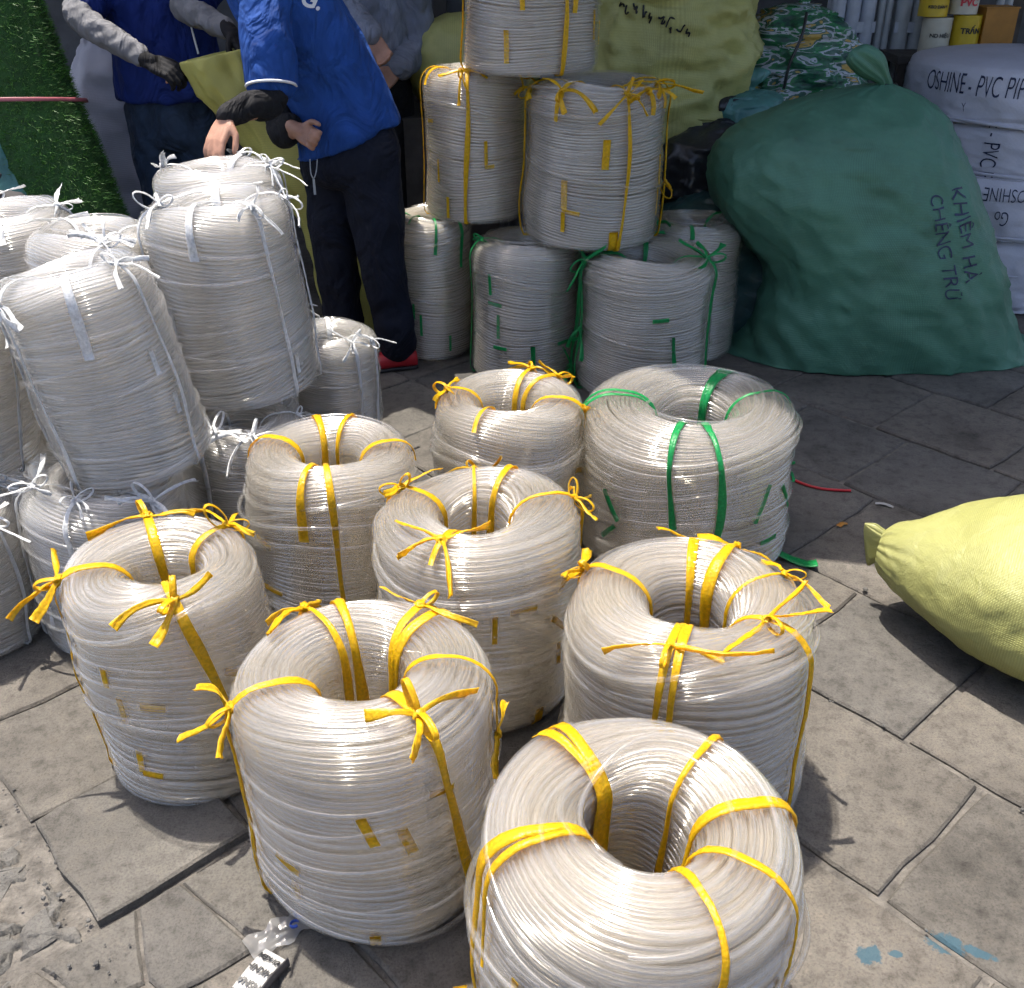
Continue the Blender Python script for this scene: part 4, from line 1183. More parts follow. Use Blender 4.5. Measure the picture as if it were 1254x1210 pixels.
mb = MB(); mb.box((0, .08, .172), (.165, .15, .006)); mb.build('lid', M['tape_orange'], bxo)
stn = empty('shelf_table', (1.95 + .38, 5.52, 0)); tag(stn, 'low dark table carrying the labelled rolls behind the white bundles', 'table')
ztab = at(1150, 66, Yr).z
mb = MB(); mb.box((0, 0, ztab - .02), (.9, .3, .036)); mb.build('tabletop', M['dark_wood'], stn)
for sx in (-1, 1):
    for sy in (-1, 1):
        mb = MB(); mb.box((sx * .42, sy * .12, (ztab - .04) / 2), (.04, .04, ztab - .04)); mb.build('leg', M['dark_wood'], stn)
# scissors with dark loops and an orange tag
scs = empty('scissors', tuple(at(1038, 90, 5.1))); tag(scs, 'dark-handled scissors hanging in front of the wrapped pipes', 'scissors')
for sx in (-1, 1):
    Vt, Ft = tube([(sx * .03 + .026 * math.cos(t), 0, .05 * math.sin(t)) for t in np.linspace(0, 2 * PI, 28, endpoint=False)], .007, 6, True)
    link('handle', mesh_np('handle', Vt, Ft, M['black_plastic']), scs)
    mb = MB(); mb.box((sx * .012, .002 * sx, -.11), (.014, .003, .13), Matrix.Rotation(R_(sx * 5), 3, 'Y')); mb.build('blade', M['grey_pipe'], scs)
M['orange_tag'] = simple('orange_ribbon', (.62, .09, .03), .5, .1)
otg = empty('orange_ribbon', tuple(at(1012, 78, 5.1))); tag(otg, 'orange ribbon end sticking up beside the scissors', 'ribbon')
mb = MB(); ribbon(mb, spline([(-.03, 0, -.05), (0, -.01, 0), (.035, 0, .05), (.05, .01, .10)], 12), np.array((.8, 0, -.5)), np.linspace(.02, .045, 12) * np.linspace(1, .25, 12), thick=.001)
mb.build('strip', M['orange_tag'], otg, True)

# yellow tied sack behind the crown coil
ysb = empty('yellow_sack', (-.23, 5.05, .80)); tag(ysb, 'small yellow sack with a knotted end, poking out behind the coil stack', 'sack')
se = []
for d, r in [(-.33, .012), (-.30, .04), (-.28, .022), (-.255, .05), (-.22, .12), (-.16, .165), (-.05, .19), (.15, .2), (.3, .17), (.36, .05)]:
    se.append((d, 0, .215, 0, r, 0, 0, 0, r))
loft_obj('sack_body', se, M['olive_sack'], ysb, nu=80, nv=60, power=2.0, lump=.015, lf=5, fold=.01, ff=8, seed=66, pleat=lambda v: .14 * np.clip((.5 - v) / .5, 0, 1))
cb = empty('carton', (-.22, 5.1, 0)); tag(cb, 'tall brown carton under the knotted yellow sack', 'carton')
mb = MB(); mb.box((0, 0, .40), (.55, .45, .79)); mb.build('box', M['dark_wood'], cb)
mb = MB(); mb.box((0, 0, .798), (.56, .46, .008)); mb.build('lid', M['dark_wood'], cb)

# --- white sack behind the person with gloves, dark tarp and teal bag by the turf
blob('white_sack', 'limp white sack standing between the turf roll and the gloved person', 'sack', (-1.86, 5.0, 0), .24, .22, 1.15, M['white_sack'], 71)
M['tarp'] = simple('grey_tarp', (.045, .042, .046), .7, .3, 8, .4, 30)
blob('tarp_bundle', 'crumpled dark grey tarp heaped at the foot of the turf roll', 'tarp', (-1.98, 3.85, 0), .28, .3, .70, M['tarp'], 72, fold=.035)
blob('plastic_bag', 'teal plastic bag showing beside the turf roll', 'bag', (-2.12, 4.25, 0), .28, .28, .98, M['teal_plastic'], 73)

# --- roll of artificial turf
M['turf'] = simple('turf_backing', (.018, .07, .010), .8, .4, 30, .6, 150)
M['turf_blade'] = simple('turf_blade', (.055, .17, .02), .55, .45, 25)
M['pink'] = simple('pink_band', (.36, .10, .12), .5, .15)
tf = empty('turf_roll', (-1.72, 4.18, 0)); tag(tf, 'rolled green artificial turf leaning upright, pink band round it', 'turf roll')
top = Vector((-.50, .30, 1.75))
axn = top.normalized(); s1 = axn.cross(Y0).normalized(); s2 = axn.cross(s1)
nt_, nz_ = 150, 40
turns = 2.35
Vv = []
for i in range(nt_):
    t = i / (nt_ - 1) * turns * 2 * PI + 3.9
    r = .255 - .045 * (1 - i / (nt_ - 1)) * turns + .006 * math.sin(3 * t)
    if i > nt_ - 14: r += .0022 * (i - nt_ + 14)
    for j in range(nz_):
        z = j / (nz_ - 1)
        rr = r * (1 - .04 * math.exp(-((z - .545) / .05) ** 2)) + .010 * noise.noise(Vector((t * 1.5, z * 7, 1)))
        Vv.append(tuple(top * z + s1 * (rr * math.cos(t)) + s2 * (rr * math.sin(t))))
sheet = link('turf_sheet', mesh_np('turf_sheet', np.array(Vv), grid_faces(nt_, nz_), M['turf']), tf)
md = sheet.modifiers.new('thickness', 'SOLIDIFY'); md.thickness = .012; md.offset = 0
g = np.random.default_rng(3)
Vb, Fb = [], []
VV = np.array(Vv).reshape(nt_, nz_, 3)
i0 = int(nt_ * (1 - 1.06 / turns))
NB_ = 26000
ii = g.uniform(i0, nt_ - 1.01, NB_); jj = g.uniform(0, nz_ - 1.01, NB_)
fi, fj = ii.astype(int), jj.astype(int); ui, uj = (ii - fi)[:, None], (jj - fj)[:, None]
Pb = (VV[fi, fj] * (1 - ui) + VV[fi + 1, fj] * ui) * (1 - uj) + (VV[fi, fj + 1] * (1 - ui) + VV[fi + 1, fj + 1] * ui) * uj
axp = Pb @ np.array(axn)
On = Pb - axp[:, None] * np.array(axn); On /= np.linalg.norm(On, axis=1)[:, None]
tw = g.normal(0, 1, (NB_, 3)); tw -= On * np.sum(tw * On, 1)[:, None]; tw /= np.linalg.norm(tw, axis=1)[:, None]
Lb = g.uniform(.014, .026, NB_)[:, None]
base = Pb + On * .005
wv = np.cross(On, tw) * .0016
tipb = base + On * Lb + tw * Lb * g.uniform(.2, 1.0, (NB_, 1))
Vb = np.stack([base - wv, base + wv, tipb], 1).reshape(-1, 3)
pile = link('turf_pile', mesh_np('turf_pile', Vb, np.arange(NB_ * 3).reshape(-1, 3), M['turf_blade'], False), tf); pile['kind'] = 'stuff'
Vt, Ft = [], None
mb = MB()
tt = np.linspace(0, 2 * PI, 60)
zb_ = .545
P = np.array([tuple(top * zb_ + s1 * (.262 * math.cos(t)) + s2 * (.262 * math.sin(t)) - axn * (.07 * (s1.x * math.cos(t) + s2.x * math.sin(t)))) for t in tt])
ribbon(mb, P, np.array(axn), .015, thick=.001, crinkle=.001)
mb.build('band', M['pink'], tf, True)
# ------------------------------------------------------------------ people
def capped(P, rad, sides=18):
    P = [np.array(p, float) for p in P]; rad = list(rad)
    K = spline(np.array([list(p) + [r] for p, r in zip(P, rad)]), len(P) * 7)
    # rounded ends
    d0 = K[0, :3] - K[1, :3]; d0 /= np.linalg.norm(d0) + 1e-9
    d1 = K[-1, :3] - K[-2, :3]; d1 /= np.linalg.norm(d1) + 1e-9
    r0, r1 = K[0, 3], K[-1, 3]
    A = [np.append(K[0, :3] + d0 * r0 * math.sin(t), r0 * math.cos(t) + 1e-4) for t in (1.5, 1.2, .8, .4)]
    B = [np.append(K[-1, :3] + d1 * r1 * math.sin(t), r1 * math.cos(t) + 1e-4) for t in (.4, .8, 1.2, 1.5)]
    K = np.array(A + list(K) + B)
    V, F = tube(K[:, :3], np.maximum(K[:, 3], 1e-4), sides)
    F = [tuple(f) for f in F]
    n = len(V)
    F.append(tuple(range(sides))); F.append(tuple(range(n - sides, n))[::-1])
    return V, F

def union(name, pieces, voxel, mat, parent, wrinkle=0.0, wf=9.0, seed=0, ridged=0.0, smooth_it=4, dirn=None):
    mb = MB()
    for V, F in pieces: mb.add(V, F)
    me = mesh_pd('tmp', mb.V, mb.F, None)
    tmp = bpy.data.objects.new('tmp', me); COL.objects.link(tmp)
    md = tmp.modifiers.new('r', 'REMESH'); md.mode = 'VOXEL'; md.voxel_size = voxel
    if smooth_it:
        sm = tmp.modifiers.new('s', 'SMOOTH'); sm.factor = .5; sm.iterations = smooth_it
    dg = bpy.context.evaluated_depsgraph_get()
    out = bpy.data.meshes.new_from_object(tmp.evaluated_get(dg))
    bpy.data.objects.remove(tmp); bpy.data.meshes.remove(me)
    n = len(out.vertices)
    co = np.empty(n * 3, np.float32); out.vertices.foreach_get('co', co); co = co.reshape(-1, 3)
    if wrinkle or ridged:
        nr = np.empty(n * 3, np.float32); out.vertices.foreach_get('normal', nr); nr = nr.reshape(-1, 3)
        Q = co if dirn is None else co @ np.array(dirn, np.float32).T
        d = np.zeros(n)
        if wrinkle: d += wrinkle * fbm(Q, wf, seed, 3)
        if ridged: d += ridged * ridge(Q, wf * .8, seed + 2)
        co = co + nr * d[:, None].astype(np.float32)
    if parent is not None:
        co = co - np.array(parent.location, np.float32)
    out.vertices.foreach_set('co', co.ravel())
    out.polygons.foreach_set('use_smooth', np.ones(len(out.polygons), bool))
    out.materials.clear(); out.materials.append(mat)
    out.name = name
    out.update()
    return link(name, out, parent)

def cloth_mat(name, col, rough=.8, var=.18, trans=0.0):
    m, nt, b = nmat(name)
    co = coords(nt, (1, 1, .6))
    n1 = N(nt, 'ShaderNodeTexNoise', Scale=18.0, Detail=5.0); nt.links.new(co, n1.inputs['Vector'])
    r = ramp(nt, n1.outputs['Fac'], [(0.3, tuple(c * (1 - var) for c in col)), (0.7, tuple(c * (1 + var) for c in col))])
    nt.links.new(r.outputs[0], b.inputs['Base Color']); b.inputs['Roughness'].default_value = rough; b.inputs['Specular IOR Level'].default_value = .25
    n2 = N(nt, 'ShaderNodeTexNoise', Scale=6.0, Detail=3.0, Distortion=1.8); nt.links.new(co, n2.inputs['Vector'])
    n3 = N(nt, 'ShaderNodeTexNoise', Scale=500.0, Detail=2.0); nt.links.new(co, n3.inputs['Vector'])
    b1 = N(nt, 'ShaderNodeBump', Strength=.9, Distance=.06); nt.links.new(n2.outputs['Fac'], b1.inputs['Height'])
    b2 = N(nt, 'ShaderNodeBump', Strength=.25, Distance=.004); nt.links.new(n3.outputs['Fac'], b2.inputs['Height']); nt.links.new(b1.outputs[0], b2.inputs['Normal'])
    nt.links.new(b2.outputs[0], b.inputs['Normal'])
    return m
M['skin'] = simple('skin', (.40, .21, .14), .5, .15, 30, .15, 200)
M['hair'] = simple('hair', (.012, .010, .009), .45, .3, 60, .6, 200)
M['blue_shirt'] = cloth_mat('royal_blue_jersey', (.014, .062, .26))
M['dark_blue_shirt'] = cloth_mat('deep_blue_jersey', (.005, .018, .125))
M['black_cloth'] = cloth_mat('black_cloth', (.010, .010, .012))
M['navy_cloth'] = cloth_mat('navy_trousers', (.005, .007, .016))
M['denim'] = cloth_mat('dark_denim', (.02, .035, .065), var=.35)
M['grey_shirt'] = cloth_mat('grey_shirt', (.20, .22, .28))
M['grey_sleeve'] = cloth_mat('grey_arm_sleeve', (.16, .16, .17))
M['glove'] = cloth_mat('black_glove', (.012, .012, .014))
M['shoe_red'] = simple('red_shoe', (.40, .012, .02), .5, .2, 30)
M['shoe_black'] = simple('black_shoe', (.015, .015, .016), .5, .2, 30)
M['white_trim'] = simple('white_trim', (.7, .7, .72), .6, .1)

def v3(*a): return np.array(a, float)
def hand(wrist, tip_dir, palm_n, thumb_side, curl=.5, s=1.0, spread=.12):
    """palm and five separate bent fingers; returns closed pieces"""
    w = np.array(wrist, float)
    d = np.array(tip_dir, float); d /= np.linalg.norm(d)
    n = np.array(palm_n, float); n -= d * np.dot(n, d); n /= np.linalg.norm(n)
    side = np.cross(d, n) * thumb_side
    out = []
    out.append(capped([w - d * .02, w + d * .015 * s], [.027 * s, .026 * s]))
    for k in range(4):                                         # palm rays
        o = (k - 1.5) * .0185 * s
        out.append(capped([w + d * .005 - side * o * .5, w + d * .045 * s - side * o * .9, w + d * .088 * s - side * o], [.014 * s, .0135 * s, .0115 * s], 10))
    for k, L in enumerate((.070, .080, .074, .056)):
        o = (k - 1.5) * .0185 * s
        b = w + d * .088 * s - side * o
        dd = d - side * (k - 1.5) * spread; dd /= np.linalg.norm(dd)
        p = [b]; ang = 0
        for f in (.45, .3, .25):
            ang += curl * (.5 + .2 * len(p))
            p.append(p[-1] + (dd * math.cos(ang) + n * math.sin(ang)) * L * s * f)
        out.append(capped(p, [.0105 * s, .0095 * s, .0088 * s, .0072 * s], 10))
    t0 = w + d * .03 * s + side * .026 * s
    t1 = t0 + (side * .6 + d * .6 + n * .35) * .040 * s
    t2 = t1 + (side * .2 + d * .85 + n * .3) * .030 * s
    t3 = t2 + (d * .9 + n * .35) * .022 * s
    out.append(capped([w + d * .012 * s + side * .010, t0, t1, t2, t3], [.015 * s, .0135 * s, .0112 * s, .0100 * s, .0082 * s], 10))
    return out

def head(c, face, up=(0, 0, 1)):
    c = np.array(c, float); f = np.array(face, float); f /= np.linalg.norm(f)
    u = np.array(up, float); u -= f * np.dot(u, f); u /= np.linalg.norm(u)
    r = np.cross(f, u)
    secs = [(c - u * .115 + f * .035, .020, .022), (c - u * .105 + f * .03, .045, .045), (c - u * .07 + f * .012, .060, .075), (c - u * .02, .071, .092), (c + u * .03 - f * .003, .076, .098), (c + u * .075 - f * .006, .066, .085), (c + u * .105 - f * .006, .040, .050), (c + u * .115 - f * .006, .010, .012)]
    pcs = [loft([tuple(p) + tuple(r * a) + tuple(f * b) for p, a, b in secs], 36, 40, 2.1)]
    pcs.append(capped([c + f * .088 + u * .02, c + f * .108 - u * .022, c + f * .092 - u * .03], [.008, .014, .009], 10))
    pcs.append(capped([c + f * .085 - u * .058 - r * .018, c + f * .093 - u * .056, c + f * .085 - u * .058 + r * .018], [.006, .009, .006], 8))
    for sgn in (-1, 1):
        pcs.append(capped([c + r * sgn * .075 + u * .025 - f * .01, c + r * sgn * .083 - u * .0 - f * .012, c + r * sgn * .076 - u * .03 - f * .004], [.010, .012, .009], 8))
        pcs.append(capped([c + f * .080 + r * sgn * .016 + u * .028, c + f * .078 + r * sgn * .046 + u * .028], [.009, .008], 8))
    return pcs, (c, f, u, r)

def hair_cap(frame):
    c, f, u, r = frame
    secs = [(c - u * .05 - f * .035, .066, .062), (c - u * .0 - f * .026, .080, .080), (c + u * .045 - f * .013, .083, .094), (c + u * .09 - f * .008, .070, .088), (c + u * .118 - f * .008, .042, .052), (c + u * .127 - f * .008, .010, .012)]
    return loft([tuple(p) + tuple(r * a) + tuple(f * b) for p, a, b in secs], 40, 36, 2.1, lump=.006, lf=20, seed=2)

def eyes(frame, parent):
    c, f, u, r = frame
    for sgn in (-1, 1):
        mb = MB(); V, F = capped([c + f * .083 + r * sgn * .031 + u * .004, c + f * .0835 + r * sgn * .031 + u * .004], [.011, .011], 12)
        mb.add(V - np.array(parent.location), F); mb.build('eye', M['white_trim'], parent, True)

def shoe(name, heel, toe, parent, mat):
    h = np.array(heel, float); t = np.array(toe, float); d = (t - h); L = np.linalg.norm(d); d /= L
    s = np.array((-d[1], d[0], 0)); u = np.array((0, 0, 1.0))
    secs = [(h + u * .035, .022, .03), (h + d * .02 + u * .045, .034, .043), (h + d * .09 + u * .045, .036, .043), (h + d * .15 + u * .036, .043, .034), (h + d * .21 + u * .028, .044, .027), (h + d * .25 + u * .022, .032, .020), (h + d * .265 + u * .018, .008, .008)]
    V, F = loft([tuple(p) + tuple(s * a) + tuple(u * b) for p, a, b in secs], 30, 30, 2.3)
    V[:, 2] = np.maximum(V[:, 2], .016)
    V -= np.array(parent.location)
    o = link(name, mesh_pd(name, V, F, mat, True), parent)
    so = [(h + u * .009, .024, .008), (h + d * .03 + u * .009, .038, .009), (h + d * .1 + u * .009, .038, .009), (h + d * .19 + u * .009, .047, .009), (h + d * .25 + u * .009, .036, .008), (h + d * .272 + u * .009, .008, .006)]
    V, F = loft([tuple(p) + tuple(s * a) + tuple(u * b) for p, a, b in so], 30, 24, 3.5)
    link('sole', mesh_pd('sole', V - np.array(parent.location), F, M['shoe_black'], True), o)
    return o

def torso_secs(rows, grow=0.0):
    return [(x, y, z, a + grow * (a > .03), 0, az, 0, b + grow * (b > .03), 0) for x, y, z, a, az, b in rows]

# ---- the bending person
p2 = empty('person', (-.60, 3.95, 0)); tag(p2, 'person in royal blue shirt and navy trousers bending over the white-tied coils', 'person')
rows2 = [(-.612, 3.95, .875, .188, .070, .150), (-.625, 3.945, .96, .172, .060, .148), (-.668, 3.93, 1.09, .160, .055, .150), (-.725, 3.90, 1.23, .158, .055, .165), (-.79, 3.875, 1.36, .145, .055, .180), (-.845, 3.855, 1.44, .100, .045, .145), (-.872, 3.84, 1.485, .055, .02, .06)]
sh_n, sh_f = v3(-.81, 3.705, 1.375), v3(-.81, 4.035, 1.37)
el_n = np.array(at(333, 116, 3.60)); wr_n = np.array(at(279, 142, 3.385)); 
el_f = np.array(at(345, 150, 3.86)); wr_f = np.array(at(362, 158, 3.77))
hd, fr2 = head((-.99, 3.77, 1.60), (-.72, -.2, -.66), (-.66, 0, .75))
legs2 = [[(-.53, 3.91, .84), (-.515, 3.885, .62), (-.50, 3.865, .45), (-.475, 3.87, .25), (-.462, 3.875, .09)], [(-.68, 3.99, .84), (-.69, 3.985, .62), (-.70, 3.98, .44), (-.695, 4.0, .25), (-.69, 4.01, .09)]]
hnd = hand(wr_n, np.array(at(263, 176, 3.325)) - wr_n, (.45, .75, -.45), 1, .42, 1.05)
hnd_f = hand(wr_f, (.6, -.3, -.25), (.2, -.9, .1), -1, 1.1, .95)
body_p = [loft(torso_secs(rows2, -.02), 40, 50, 2.2), capped([(-.86, 3.85, 1.44), (-.90, 3.825, 1.50), (-.955, 3.79, 1.57)], [.062, .055, .055])]
body_p += hd + hnd + hnd_f
body_p += [capped([sh_n, el_n, wr_n], [.046, .034, .025]), capped([sh_f, el_f, wr_f], [.046, .034, .025])]
for lg in legs2: body_p.append(capped(lg, [.085, .072, .052, .048, .036]))
union('body', body_p, .0055, M['skin'], p2, smooth_it=2)
mb = MB(); V, F = hair_cap(fr2); mb.add(V - np.array(p2.location), F); mb.build('hair', M['hair'], p2, True)
eyes(fr2, p2)
slv_n = sh_n + (el_n - sh_n) * .80; slv_f = sh_f + (el_f - sh_f) * .72
shirt2 = union('shirt', [loft(torso_secs(rows2, .004), 48, 60, 2.3), capped([sh_n, sh_n * .5 + slv_n * .5, slv_n], [.085, .083, .080]), capped([sh_f, slv_f], [.083, .078])], .008, M['blue_shirt'], p2, .010, 9.0, 3, .014, 3, [[1, 0, .5], [0, 1, 0], [-.2, 0, .45]])
def cuff(c, axis, r, parent, mat, w=.010, name='sleeve_trim'):
    ax_ = np.array(axis, float); ax_ /= np.linalg.norm(ax_)
    a = np.cross(ax_, (0.1, .9, .2)); a /= np.linalg.norm(a); b = np.cross(ax_, a)
    P = np.array([c + a * r * math.cos(t) + b * r * math.sin(t) for t in np.linspace(0, 2 * PI, 40, endpoint=False)]) - np.array(parent.location)
    V, F = tube(P, w / 2, 6, True); link(name, mesh_np(name, V, F, mat), parent)
cuff(slv_n + (el_n - sh_n) / np.linalg.norm(el_n - sh_n) * .035, el_n - sh_n, .081, p2, M['white_trim'], .010)
union('undershirt_sleeve', [capped([sh_n, el_n, el_n * .45 + wr_n * .55, wr_n], [.062, .054, .043, .036])], .006, M['black_cloth'], p2, .003, 16, 4, .003)
union('undershirt_sleeve', [capped([sh_f, el_f, el_f * .4 + wr_f * .6], [.062, .058, .044])], .007, M['black_cloth'], p2, .005, 16, 5, .006)
tr_p = [loft([(-.61, 3.95, .95, .10, 0, .04, 0, .09, 0), (-.605, 3.95, .91, .140, 0, .04, 0, .12, 0), (-.605, 3.95, .84, .178, 0, .02, 0, .155, 0), (-.605, 3.95, .76, .165, 0, 0, 0, .145, 0), (-.605, 3.95, .72, .10, 0, 0, 0, .1, 0)], 40, 40, 2.3)]
for lg in legs2: tr_p.append(capped(lg, [.115, .102, .086, .078, .072]))
union('trousers', tr_p, .009, M['navy_cloth'], p2, .008, 7, 6, .009, 3)
for lg, dx in ((legs2[0], -.02), (legs2[1], -.03)):
    e = lg[-1]; shoe('shoe', (e[0] + .075, e[1] + .01, 0), (e[0] - .19, e[1] - .05, 0), p2, M['shoe_red'])
bpy.context.view_layer.update()
write_on(shirt2, 'G.', at(381, 0, 3.72), (.9, .2, -.35), (.35, 0, .9), .075, M['white_trim'], .5, .2, .002)
# key cord at his belt
kc = empty('key_cord', tuple(at(383, 208, 3.76))); tag(kc, 'dark key cord with a small key hanging from the blue-shirted person', 'key cord')
V, F = tube(spline([(-.012, .03, .03), (-.008, .0, -.01), (0, 0, -.03), (.012, 0, -.005), (.014, .03, .03)], 24), .0022, 5); link('cord', mesh_np('cord', V, F, M['grey_pipe']), kc)
mb = MB(); mb.box((0, 0, -.06), (.008, .003, .055)); mb.build('key', M['grey_pipe'], kc)

# ---- the gloved person
p1_ = empty('person', (-1.42, 4.55, 0)); tag(p1_, 'person in deep blue shirt with grey arm sleeves and black gloves holding a sack open', 'person')
rows1 = [(-1.43, 4.55, .94, .215, 0, .155), (-1.43, 4.55, 1.05, .205, 0, .15), (-1.42, 4.545, 1.2, .205, 0, .15), (-1.41, 4.53, 1.33, .205, .0, .145), (-1.405, 4.52, 1.42, .175, 0, .115), (-1.40, 4.515, 1.47, .06, 0, .06)]
sA, sB = v3(-1.625, 4.50, 1.39), v3(-1.19, 4.50, 1.39)
eA = np.array(at(100, 22, 4.30)); wA = np.array(at(180, 74, 4.16))
eB = np.array(at(228, 8, 4.36)); wB = np.array(at(281, 38, 4.24))
hd1, fr1 = head((-1.38, 4.46, 1.62), (.35, -.85, -.35))
legs1 = [[(-1.52, 4.55, .86), (-1.52, 4.54, .46), (-1.53, 4.56, .09)], [(-1.33, 4.55, .86), (-1.32, 4.54, .46), (-1.31, 4.56, .09)]]
gA = hand(wA, (.85, -.25, -.32), (.2, .4, -.9), 1, .75, .88); gB = hand(wB, (.6, -.3, -.6), (-.5, .3, -.8), -1, .9, .88)
b1 = [loft(torso_secs(rows1, -.03), 36, 40, 2.2), capped([(-1.40, 4.52, 1.44), (-1.385, 4.49, 1.56)], [.06, .055])] + hd1 + gA + gB
b1 += [capped([sA, eA, wA], [.046, .034, .025]), capped([sB, eB, wB], [.046, .034, .025])] + [capped(l, [.085, .06, .04]) for l in legs1]
union('body', b1, .007, M['skin'], p1_, smooth_it=2)
mb = MB(); V, F = hair_cap(fr1); mb.add(V - np.array(p1_.location), F); mb.build('hair', M['hair'], p1_, True)
eyes(fr1, p1_)
union('shirt', [loft(torso_secs(rows1, .0), 48, 50, 2.4), capped([sA, sA * .35 + eA * .65], [.082, .075]), capped([sB, sB * .35 + eB * .65], [.082, .075])], .009, M['dark_blue_shirt'], p1_, .010, 9, 8, .012, 3, [[1, 0, .4], [0, 1, 0], [0, 0, .5]])
V, F = tube(spline([tuple(np.array(at(228, 8, 4.395)) - np.array(p1_.location)), tuple(np.array(at(236, 40, 4.385)) - np.array(p1_.location)), tuple(np.array(at(243, 66, 4.385)) - np.array(p1_.location))], 14), .004, 6)
link('side_piping', mesh_np('side_piping', V, F, M['white_trim']), p1_)
for s_, e_, w_ in ((sA, eA, wA), (sB, eB, wB)):
    union('arm_sleeve', [capped([s_ * .4 + e_ * .6, e_, w_ + (e_ - w_) * .12], [.058, .053, .037])], .006, M['grey_sleeve'], p1_, .005, 22, 11, .007)
for w_, g_ in ((wA, hand(wA, (.85, -.25, -.32), (.2, .4, -.9), 1, .75, 1.14)), (wB, hand(wB, (.6, -.3, -.6), (-.5, .3, -.8), -1, .9, 1.14))):
    union('glove', g_, .0035, M['glove'], p1_, smooth_it=2)
tp = [loft([(-1.425, 4.55, 1.0, .16, 0, 0, 0, .12, 0), (-1.425, 4.55, .9, .18, 0, 0, 0, .135, 0), (-1.425, 4.55, .78, .17, 0, 0, 0, .13, 0), (-1.425, 4.55, .74, .1, 0, 0, 0, .1, 0)], 40, 30, 2.3)] + [capped(l, [.11, .09, .075]) for l in legs1]
union('jeans', tp, .009, M['denim'], p1_, .008, 7, 12, .008, 3)
for l in legs1:
    e = l[-1]; shoe('shoe', (e[0], e[1] + .07, 0), (e[0] + .03, e[1] - .2, 0), p1_, M['shoe_black'])

# ---- the grey-shirted person
p3_ = empty('person', (-.66, 4.98, 0)); tag(p3_, 'person in grey shirt and black trousers standing behind the blue-shirted one', 'person')
rows3 = [(-.655, 4.98, .985, .215, .03, .165), (-.66, 4.98, 1.08, .205, .03, .16), (-.67, 4.975, 1.2, .20, .0, .155), (-.68, 4.97, 1.34, .205, .0, .15), (-.685, 4.96, 1.44, .17, 0, .115), (-.69, 4.955, 1.49, .06, 0, .06)]
sA, sB = v3(-.895, 4.93, 1.40), v3(-.47, 4.95, 1.40)
eA = np.array(at(428, 20, 4.76)); wA = np.array(at(452, 42, 4.66)); eB = v3(-.42, 4.99, 1.12); wB = v3(-.5, 4.80, 1.02)
hd3, fr3 = head((-.70, 4.92, 1.64), (-.75, -.55, -.3))
legs3 = [[(-.75, 4.98, .88), (-.745, 4.97, .46), (-.74, 4.99, .09)], [(-.57, 4.99, .88), (-.56, 4.97, .46), (-.555, 4.99, .09)]]
b3 = [loft(torso_secs(rows3, -.03), 36, 40, 2.2), capped([(-.69, 4.96, 1.46), (-.695, 4.94, 1.58)], [.06, .055])] + hd3 + hand(wA, (.5, -.2, -.7), (.3, -.8, -.3), 1, .6) + hand(wB, (-.6, -.4, -.5), (-.5, .5, -.5), -1, .6)
b3 += [capped([sA, eA, wA], [.046, .034, .025]), capped([sB, eB, wB], [.046, .034, .025])] + [capped(l, [.085, .06, .04]) for l in legs3]
union('body', b3, .0075, M['skin'], p3_, smooth_it=2)
mb = MB(); V, F = hair_cap(fr3); mb.add(V - np.array(p3_.location), F); mb.build('hair', M['hair'], p3_, True)
eyes(fr3, p3_)
union('shirt', [loft(torso_secs(rows3, .0), 48, 50, 2.4), capped([sA, eA, wA + (eA - wA) * .1], [.082, .07, .052]), capped([sB, eB, wB + (eB - wB) * .1], [.082, .068, .05])], .009, M['grey_shirt'], p3_, .010, 10, 18, .012, 3)
tp = [loft([(-.655, 4.98, 1.04, .15, 0, 0, 0, .12, 0), (-.655, 4.98, .92, .18, 0, 0, 0, .14, 0), (-.655, 4.98, .8, .175, 0, 0, 0, .135, 0), (-.655, 4.98, .75, .1, 0, 0, 0, .1, 0)], 40, 30, 2.3)] + [capped(l, [.115, .09, .075]) for l in legs3]
union('trousers', tp, .009, M['black_cloth'], p3_, .008, 7, 19, .008, 3)
for l in legs3:
    e = l[-1]; shoe('shoe', (e[0] + .05, e[1] + .05, 0), (e[0] - .14, e[1] - .17, 0), p3_, M['shoe_black'])

# ---- the sack held open
hs = empty('yellow_sack', (-.70, 4.30, 0)); tag(hs, 'half-filled thin yellow sack held open by gloved hands behind the bending person', 'sack')
hsc = [(-.62, 4.33, .002, .10, .09, 0), (-.62, 4.33, .01, .17, .13, 0), (-.63, 4.33, .15, .20, .15, 0), (-.67, 4.33, .40, .20, .15, 0), (-.77, 4.31, .64, .20, .15, 0), (-.90, 4.27, .84, .195, .13, .0), (-1.02, 4.22, 1.00, .165, .10, .02), (-1.075, 4.19, 1.10, .150, .075, .03), (-1.09, 4.18, 1.145, .150, .07, .03), (-1.09, 4.18, 1.15, .143, .064, .03), (-1.075, 4.19, 1.10, .135, .06, .03), (-1.04, 4.21, 1.02, .11, .05, .02)]
loft_obj('sack_body', [(x - hs.location.x, y - hs.location.y, z, a, 0, az, 0, b, 0) for x, y, z, a, b, az in hsc], M['held_sack'], hs, floor=.002, nu=110, nv=90, power=2.2, lump=.03, lf=5, fold=.014, ff=6, seed=81, pleat=lambda v: .05 + .05 * np.clip((v - .5) / .3, 0, 1), stretch=[[1, 0, .4], [0, 1, 0], [-.3, 0, .35]])

